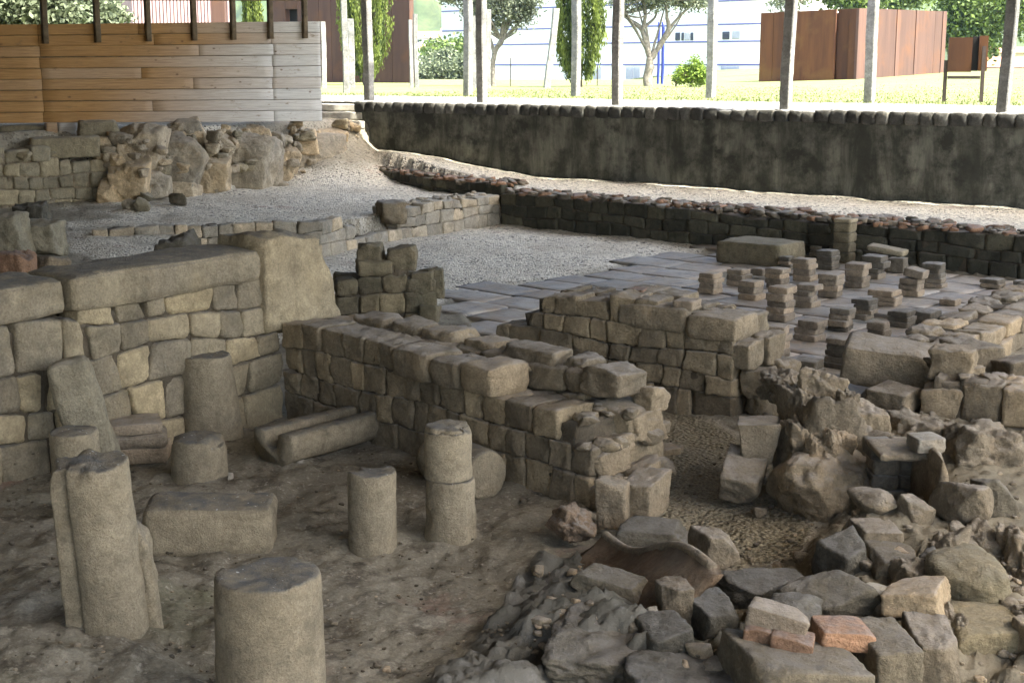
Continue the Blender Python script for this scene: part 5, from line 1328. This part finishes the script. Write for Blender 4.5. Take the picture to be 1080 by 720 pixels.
for a, b, off, tn in ((.0, .16, 0, .95), (.16, .40, .0, .5), (.40, .44, .03, .9), (.44, .62, 0, .52), (.62, .65, .03, .85), (.65, .86, 0, .62), (.86, .95, 0, .45), (.95, 1.0, .03, .9)):
    P, Q = q2(Cn, R_, a + .001), q2(Cn, R_, b - .001); e = (np.array(R_) - np.array(Cn))[:2]; e /= np.linalg.norm(e); o_ = np.array([e[1], -e[0]]) * off
    mb = MB(); panel(mb, P[:2] + o_, Q[:2] + o_, P[2] - .4, P[2] + ht, Q[2] - .4, Q[2] + ht, .12, tn); local(mb, root); mb.build('steel_panel', M['cortenpurple'], root, smooth=False)
# tall rusted wall on the left
A2, B2 = atY(284, 86, 64), atY(433, 86, 60)
root = tag(empty('rusted_steel_wall', (A2[0], A2[1], -.1)), 'tall dark rust-brown steel wall behind the left cypress', 'wall')
xs = [284, 304, 317, 340, 353, 415, 433]
for i, (a, b) in enumerate(zip(xs[:-1], xs[1:])):
    ta, tb = (a - 284) / 149 + .001, (b - 284) / 149 - .001; P, Q = q2(A2, B2, ta), q2(A2, B2, tb); mb = MB()
    if i == 1:
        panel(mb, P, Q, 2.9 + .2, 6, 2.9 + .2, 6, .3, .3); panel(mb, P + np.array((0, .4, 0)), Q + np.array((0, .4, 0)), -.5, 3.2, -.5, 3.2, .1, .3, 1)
    else: panel(mb, P, Q, -.5, 6, -.5, 6, .3, (.35, 0, .45, .55, .42, .5)[i])
    local(mb, root); mb.build('steel_panel', [M['cortenpurple'], M['black']], root, smooth=False)
# ribbed building behind the parapet
A3, B3 = atY(141, 40, 46), atY(246, 40, 50)
root = tag(empty('ribbed_building', (A3[0], A3[1], -.5)), 'lilac-grey vertically ribbed building seen above the plank parapet', 'building')
mb = MB(); panel(mb, A3, B3, -.5, 5.5, -.5, 5.5, 6); local(mb, root); mb.build('wall', M['ribbed'], root, smooth=False)
mb = MB(); a_, b_ = np.array(A3[:2]), np.array(B3[:2]); e = (b_ - a_) / np.linalg.norm(b_ - a_); Lb = np.linalg.norm(b_ - a_); o_ = np.array([e[1], -e[0]])
for s in np.arange(.05, Lb - .1, .16): panel(mb, a_ + e * s + o_ * .06, a_ + e * (s + .08) + o_ * .06, -.4, 5.4, -.4, 5.4, .055, .4)
local(mb, root); mb.build('cladding_ribs', M['ribbed'], root, smooth=False)
A3, B3 = atY(224, 40, 44), atY(238, 40, 44)
root = tag(empty('rusted_steel_post', (A3[0], A3[1], -.5)), 'red-brown steel fin at the end of the ribbed building', 'steel fin'); mb = MB(); panel(mb, A3, B3, -.5, 5, -.5, 5, .3, .9); local(mb, root); mb.build('blade', M['cortenpurple'], root, smooth=False)

# information stand
p = at(1015, 106, 0.02)
root = tag(empty('information_stand', (p[0], p[1], 0), -.25), 'rusted steel information stand on two thin legs on the grass', 'sign')
s_ = p[1] / F
m = MB(); hexa(m, boxc(-17 * s_, 6.5 * s_, -.12, .14, 30 * s_, 65 * s_),   .002, 4, 0, 1, .0); m.build('panel', M['corten'], root, smooth=False)
m = MB(); hexa(m, boxc(13 * s_, 22 * s_, -.10, .16, 31 * s_, 66.5 * s_),   .002, 4, 0, 1, .3); m.build('panel', M['corten'], root, smooth=False)
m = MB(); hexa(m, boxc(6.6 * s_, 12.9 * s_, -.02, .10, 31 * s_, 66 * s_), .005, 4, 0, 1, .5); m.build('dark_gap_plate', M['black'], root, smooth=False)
for x, t in ((-18.5, 42), (18, 56)):
    m = MB(); hexa(m, boxc((x - 1.9) * s_, (x + 1.9) * s_, -.20 if x > 0 else -.06, (-.125 if x > 0 else .02), -.1, t * s_), .002, 4, 0, 1, .3); m.build('leg', M['darkmetal'], root, smooth=False)
m = MB(); hexa(m, boxc(-16.4 * s_, 16 * s_, -.10, -.04, 23 * s_, 26 * s_), .002, 4, 0, 1, .3); m.build('crossbar', M['darkmetal'], root, smooth=False)

# houses far away
def house(label, px, py, Y, w, h, rh, d, wallm='housewall'):
    p = atY(px, py, Y); root = tag(empty('house', p), label, 'house')
    m = MB(); hexa(m, boxc(-w / 2, w / 2, 0, d, -12, h), .02, 4, 0); m.build('wall', M[wallm], root, smooth=False)
    m = MB(); o = .5
    m.add([(-w / 2 - o, -o, h + .02), (w / 2 + o, -o, h + .02), (w / 2 + o, d + o, h + .02), (-w / 2 - o, d + o, h + .02), (-w / 2 - o, d / 2, h + rh), (w / 2 + o, d / 2, h + rh)],
          [(0, 1, 5, 4), (2, 3, 4, 5), (1, 2, 5), (3, 0, 4), (3, 2, 1, 0)]); m.build('roof', M['rooftile'], root, smooth=False)
    for k in (-.25, .25):
        m = MB(); hexa(m, boxc(w * k - w * .07, w * k + w * .07, -.06, .02, h * .35, h * .75), .01, 4, 0); m.build('window', M['glass'], root)
house('small pale house low on the wooded hill, left of another', 447, 47, 500, 9, 2.2, 1.8, 8)
house('longer pale house in the middle of the wooded hill', 460, 46, 505, 14, 2.4, 1.8, 8)
house('white house half hidden on the hill beside the slim post', 484, 45, 510, 12, 3.4, 1.6, 8, 'white')
house('low white house just above the green shrubs on the hill foot', 446, 58, 480, 8, 2.2, .8, 8, 'white')
house('white house with a red tiled roof at the far right beyond the sign', 1078, 77, 95, 5.2, .35, .7, 6)
house('big pale house behind the red tiled roof at the far right', 1085, 72, 112, 5.6, 1.15, .5, 6)

# ------------------------------------------------------------------ trees and shrubs
def leaves(mb, cen, size, seed, tint, aspect=.55, up=0.0):
    rs = np.random.RandomState(seed); n = len(cen)
    a = rs.normal(0, 1, (n, 3)); a[:, 2] += up * 3; a /= np.linalg.norm(a, axis=1, keepdims=True)
    b = np.cross(a, rs.normal(0, 1, (n, 3))); b /= np.linalg.norm(b, axis=1, keepdims=True)
    s = size * rs.uniform(.6, 1.35, (n, 1))
    V = np.stack([cen - a * s, cen + b * s * aspect, cen + a * s, cen - b * s * aspect], 1).reshape(-1, 3)
    mb.add(V, np.arange(4 * n).reshape(-1, 4).tolist(), np.repeat(tint, 4))
def clumps(seed, cen, rad, n, per, spread, shell=.55, flat=1.0, lo=-1):
    rs = np.random.RandomState(seed); d = rs.normal(0, 1, (n, 3)); d /= np.linalg.norm(d, axis=1, keepdims=True)
    d = d[d[:, 2] > lo]
    r = rs.uniform(shell, 1, (len(d), 1)) * (1 + .22 * vnoise(d * 2.3 + seed, seed)[:, None])
    c = np.array(cen) + d * r * np.array(rad)
    L = np.repeat(c, per, 0) + rs.normal(0, 1, (len(c) * per, 3)) * np.array((spread, spread, spread * flat))
    t = np.repeat(rs.uniform(0, .75, len(c)), per) + rs.uniform(0, .25, len(L))
    return c, L, t
def tree(name, label, px, py, Y, trunkpx, crowns, leafm, size, barkm, seed, per=26, nclump=150, spread=.16, shell=.4, cat='tree', twigs=10):
    """trunkpx: list of limbs [(px, py, r)...]; crowns: (px, py, rx, rz) in pixels"""
    b = atY(px, py, Y); root = tag(empty(name, b), label, cat); k = Y / F
    mb = MB(); rs = np.random.RandomState(seed)
    P3 = lambda a, c, dy=0: np.array(((a - px) * k, dy, (py - c) * k))
    ends = []
    for limb in trunkpx:
        dy = rs.normal(0, .15) * (1 if len(ends) else 0); pts = [P3(a, c, dy * i / len(limb)) for i, (a, c, r) in enumerate(limb)]
        if limb is trunkpx[0]: pts[0][2] -= .25
        tube(mb, pts, [r * k for a, c, r in limb], seed + len(ends)); ends.append(pts[-1])
    lv = MB()
    for i, (cx, cy, rx, rz) in enumerate(crowns):
        c0 = P3(cx, cy); c, L, t = clumps(seed * 7 + i, c0, (rx * k, rx * k * .9, rz * k), int(nclump / len(crowns)), per, spread, shell)
        leaves(lv, L, size, seed + i, t)
        for j in range(min(twigs, len(c))):
            e0 = ends[j % len(ends)]; q = c[rs.randint(len(c))]; mid = (e0 + q) / 2 + rs.normal(0, .1, 3); tube(mb, [e0, mid, q], [.05, .03, .012], j, 5)
    mb.build('trunk', barkm, root); lv.build('crown', leafm, root, smooth=False)
    return root
tree('olive_tree', 'grey-green olive tree with a leaning trunk between two posts', 520, 87, 50, [[(520, 87, 3.6), (519, 72, 3.0), (522, 55, 2.8), (529, 44, 2.8)], [(522, 58, 2.2), (516, 40, 1.5), (512, 22, 1)], [(527, 46, 2.2), (538, 38, 1.4), (548, 25, .8)], [(528, 45, 2.2), (531, 22, 1.4), (530, 0, .8)]],
     [(534, 12, 30, 24), (520, -8, 34, 26), (552, 8, 16, 18), (505, 8, 16, 20), (478, -6, 14, 10)], M['olive'], .055, M['bark'], 3, 42, 330, .14)
tree('olive_tree', 'forked olive tree with sparse twisting limbs before the white building', 684, 87, 50, [[(683, 87, 5.5), (684, 74, 4.5), (686, 62, 4.2)], [(685, 64, 3.2), (680, 44, 3.0), (676, 32, 2.8), (664, 24, 1.8), (655, 18, 1.2)], [(687, 62, 3.2), (696, 48, 2.8), (704, 33, 2.6), (700, 15, 1.6), (702, -5, 1)], [(677, 34, 2.2), (680, 18, 1.6), (676, 0, 1)], [(703, 34, 1.8), (716, 18, 1.2), (732, 6, .7)], [(677, 32, 1.8), (690, 22, 1.2), (694, 5, .8)]],
     [(668, -2, 26, 14), (700, 0, 28, 14), (728, 2, 20, 11), (690, -22, 50, 20)], M['olive'], .055, M['bark'], 8, 34, 240, .15)
def cypress(label, px, py, Y, halfw, top, seed, zone):
    b = atY(px, py, Y); root = tag(empty('cypress_tree', b), label, 'tree'); k = Y / F; rs = np.random.RandomState(seed)
    H_ = (py - top) * k; mb = MB(); tube(mb, [(0, 0, -.2), (0, 0, .5), (0, 0, H_ * .6)], [.10, .08, .03], seed); mb.build('trunk', M['bark2'], root)
    n = 2600; v = rs.uniform(.03, 1, n) ** .9; prof = np.interp(v, [0, .04, .12, .3, .6, .85, 1], [.18, .42, .72, 1.0, .92, .6, .08])
    th = rs.uniform(0, 2 * PI, n); lump = 1 + .16 * np.sin(th * 7 + v * 3) + .08 * vnoise(np.stack([th * 3, v * 9, v * 0], 1), seed)
    r = halfw * k * prof * lump * rs.uniform(.72, 1.0, n)
    c = np.stack([r * np.cos(th), r * np.sin(th), v * H_], 1)
    per = 9; L = np.repeat(c, per, 0); L += rs.normal(0, 1, L.shape) * np.array((.035, .035, .14))
    t = np.repeat(np.clip(.5 + .45 * np.sin(th * 7 + v * 3) + rs.normal(0, .18, n), 0, 1), per)
    lv = MB(); leaves(lv, L, .07, seed, t, .32, 1.2); lv.build('crown', M['cypress'], root, smooth=False)
cypress('tall dense cypress column between two dark posts before the white building', 611, 86, 48, 25, -75, 4, 0)
cypress('cypress partly hidden by the corner granite post before the rust wall', 385, 86, 54, 26, -95, 9, 0)
cypress('narrow cypress glimpsed above the plank parapet, beside the ribbed building', 268, 84, 58, 9, -60, 12, 0)
BL = lambda *a, **k: tree('broadleaf_tree', *a, **k)
BL('bright green tree rising behind the information stand', 1030, 79, 80, [[(1030, 79, 4), (1030, 50, 3.5), (1030, 20, 2)]], [(1020, 22, 26, 22), (1040, 8, 34, 26), (1008, 40, 16, 14), (1005, 8, 20, 18), (1030, 48, 20, 14), (1070, 15, 22, 22)], M['leaf'], .13, M['bark2'], 21, 30, 420, .30)
BL('leafy tree showing over the left part of the rust cube', 900, 60, 90, [[(900, 70, 3), (900, 20, 3)]], [(895, 2, 24, 10), (880, -8, 20, 12), (915, 0, 16, 12)], M['leaf'], .14, M['bark2'], 23, 26, 190, .32)
BL('dark leafy tree showing over the right part of the rust cube', 945, 60, 95, [[(945, 70, 3), (945, 15, 3)]], [(938, 0, 18, 11), (960, -3, 18, 12), (948, -14, 26, 12)], M['leaf'], .14, M['bark2'], 27, 26, 190, .32)
BL('thin airy tree above the left corner of the rust cube', 825, 60, 88, [[(825, 70, 2), (828, 20, 1.6), (832, 0, 1)]], [(838, 6, 14, 6), (822, 6, 12, 4), (835, -8, 20, 8)], M['pale'], .10, M['bark2'], 29, 14, 80, .28)
BL('large pale-leaved tree above the left end of the parapet', 25, 70, 36, [[(25, 90, 4), (25, 40, 3)]], [(20, 12, 44, 26), (-20, 10, 36, 30), (55, 16, 26, 18)], M['pale'], .09, M['bark2'], 31, 30, 360, .20)
BL('rounded pale-leaved tree above the parapet, nearest the ribbed building', 90, 70, 40, [[(90, 90, 4), (90, 40, 3)]], [(86, 18, 30, 20), (112, 22, 18, 14), (72, 10, 20, 18)], M['pale'], .09, M['bark2'], 33, 30, 300, .20)
def shrub(label, px, py, Y, crowns, leafm, size, seed, n, per, spread):
    tree('shrub', label, px, py, Y, [[(px, py, 1), (px, py - 6, .8)]], crowns, leafm, size, M['bark2'], seed, per, n, spread, .3, 'shrub', 6)
shrub('round yellow-green bush on the lawn in front of the white building', 729, 88, 48, [(730, 76, 13, 12), (722, 80, 9, 8), (737, 79, 8, 9)], M['bush'], .05, 41, 170, 26, .09)
shrub('low green shrub at the left foot of the round bush', 713, 88, 49, [(714, 84, 5, 3), (743, 85, 4, 3)], M['leaf'], .04, 42, 40, 16, .07)
shrub('pale green rounded shrub before the hazy hills, left of the slim post', 462, 86, 95, [(458, 72, 16, 10), (470, 66, 14, 10)], M['pale'], .13, 43, 170, 24, .3)
shrub('grey-green hedge-like shrub at the end of the lawn below the hazy hills', 466, 87, 88, [(455, 78, 14, 8), (478, 77, 14, 9), (490, 74, 10, 12)], M['pale'], .11, 44, 190, 24, .26)
shrub('taller green shrub at the foot of the hazy hills', 470, 86, 130, [(466, 58, 20, 10), (484, 56, 14, 9)], M['leaf'], .2, 45, 160, 24, .45)
def pole(label, px, pb, pt, Y, r, mat):
    p = atY(px, pb, Y); m = MB(); tube(m, [(0, 0, -.3), (0, 0, (pb - pt) / F * Y * .5), (0, 0, (pb - pt) / F * Y)], [r] * 3, 0, 10)
    tag(m.build('pole', mat, None, p), label, 'pole')
pole('thin metal pole on the lawn right of the leaning olive', 538.5, 87, 62, 50, .018, M['darkmetal'])
pole('left thinner blue pole seen through the fork of the olive', 694, 88, 26, 56, .05, M['bluepole'])
pole('right thicker blue pole seen through the fork of the olive', 698.5, 88, 26, 56, .06, M['bluepole'])
pole('short bent pole to the right of the cypress column', 630, 87, 70, 52, .02, M['darkmetal'])

# ------------------------------------------------------------------ small loose stones scattered on the earth
mb = MB(); rs = np.random.RandomState(77); c = 0
while c < 1900:
    px, py = rs.uniform(-40, 1120), rs.uniform(430, 760); p = atg(px, py)
    if p[1] > 9.2 or (p[0] > .9 and rs.uniform() < .3): continue
    s = rs.uniform(.006, .016) * (1.9 if rs.uniform() < .06 else 1) * (1.3 if p[0] > .7 else 1)
    P, Q = rockpts((s * 1.3, s, s * .8), rs.randint(9999), 3, 8, 0, .05); mb.add(P + np.array((p[0], p[1], p[2] + s * .2)), Q, rs.uniform(), int(rs.uniform() < .4)); c += 1
o = mb.build('pebbles', [M['mortar'], M['lump']]); tag(o, 'small stones and crumbs scattered over the earth floor', 'pebbles', kind='stuff')

mb = MB(); rs = np.random.RandomState(78); c = 0
while c < 420:
    px, py = rs.uniform(470, 1120), rs.uniform(395, 750); p = atg(px, py)
    if p[1] > 9.6 or (p[0] < 1.0 and (py < 600 or px < 560)) or (690 < px < 850 and py < 590) or (px > 985 and 425 < py < 560 and rs.uniform() < .85): continue
    q = rs.uniform(.02, .09) ** 1.0 * (1 if rs.uniform() < .4 else .5)
    P, Q = rockpts((q * rs.uniform(1, 1.7), q, q * rs.uniform(.5, .9)), rs.randint(9999), 5, 7, 0, .1); P = P @ Rx(rs.normal(0, .3)).T @ Rz(rs.uniform(0, 6)).T
    mb.add(P + np.array((p[0], p[1], p[2] + q * .15)), Q, rs.uniform(), int(rs.uniform() < .35)); c += 1
o = mb.build('rubble', [M['boulder'], M['lump']]); tag(o, 'small broken stones lying among the boulders on the right', 'rubble', kind='stuff')

# ------------------------------------------------------------------ air, sun, sky, camera
HAZE = True
if HAZE:
    m = MB(); m.add(np.array([(x, y, z) for x in (-2600, 2600) for y in (-120, 2500) for z in (-14, 420)]), [(0, 1, 3, 2), (4, 6, 7, 5), (0, 4, 5, 1), (2, 3, 7, 6), (0, 2, 6, 4), (1, 5, 7, 3)])
    hm = bpy.data.materials.new('air'); hm.use_nodes = True; t = hm.node_tree; t.nodes.clear(); out = t.nodes.new('ShaderNodeOutputMaterial'); v = t.nodes.new('ShaderNodeVolumePrincipled')
    v.inputs['Color'].default_value = (.50, .70, 1, 1); v.inputs['Density'].default_value = .00016; v.inputs['Anisotropy'].default_value = .2
    t.links.new(v.outputs[0], out.inputs['Volume'])
    o = m.build('haze', hm, smooth=False); o['kind'] = 'stuff'; o['label'] = 'thin blue summer haze in the air'; o['category'] = 'haze'
EL = math.radians(59)
sv = Vector((.90 * math.cos(EL), -.436 * math.cos(EL), math.sin(EL)))
sl = bpy.data.lights.new('sun', 'SUN'); sl.energy = 3.3; sl.angle = math.radians(.53); sl.color = (1, .95, .87)
so = bpy.data.objects.new('sun', sl); COL.objects.link(so); so.rotation_euler = sv.to_track_quat('Z', 'Y').to_euler()
w = bpy.data.worlds.new('World'); SC.world = w; w.use_nodes = True; nt = w.node_tree
bg = nt.nodes['Background']; sk = nt.nodes.new('ShaderNodeTexSky'); sk.sky_type = 'NISHITA'; sk.sun_disc = False
sk.sun_elevation = EL; sk.sun_rotation = math.atan2(sv.x, sv.y); sk.air_density = .75; sk.dust_density = 4.5; sk.ozone_density = .6
nt.links.new(sk.outputs[0], bg.inputs[0]); bg.inputs[1].default_value = .15
cd = bpy.data.cameras.new('camera'); cd.sensor_width = 36; cd.sensor_fit = 'HORIZONTAL'; cd.lens = 36 * F / 1080; cd.clip_end = 6000; cd.clip_start = .05
co = bpy.data.objects.new('camera', cd); COL.objects.link(co); co.location = (0, 0, CAMZ); co.rotation_euler = (PI / 2 - PITCH, 0, 0); SC.camera = co
SC.render.engine = 'CYCLES'
SC.view_settings.view_transform = 'Standard'; SC.view_settings.look = 'None'; SC.view_settings.gamma = 1; SC.view_settings.exposure = 2.88
SC.view_settings.use_white_balance = True; SC.view_settings.white_balance_temperature = 6750; SC.view_settings.white_balance_tint = 4
SC.cycles.max_bounces = 7; SC.cycles.diffuse_bounces = 5; SC.cycles.volume_bounces = 0
SC.cycles.use_denoising = True
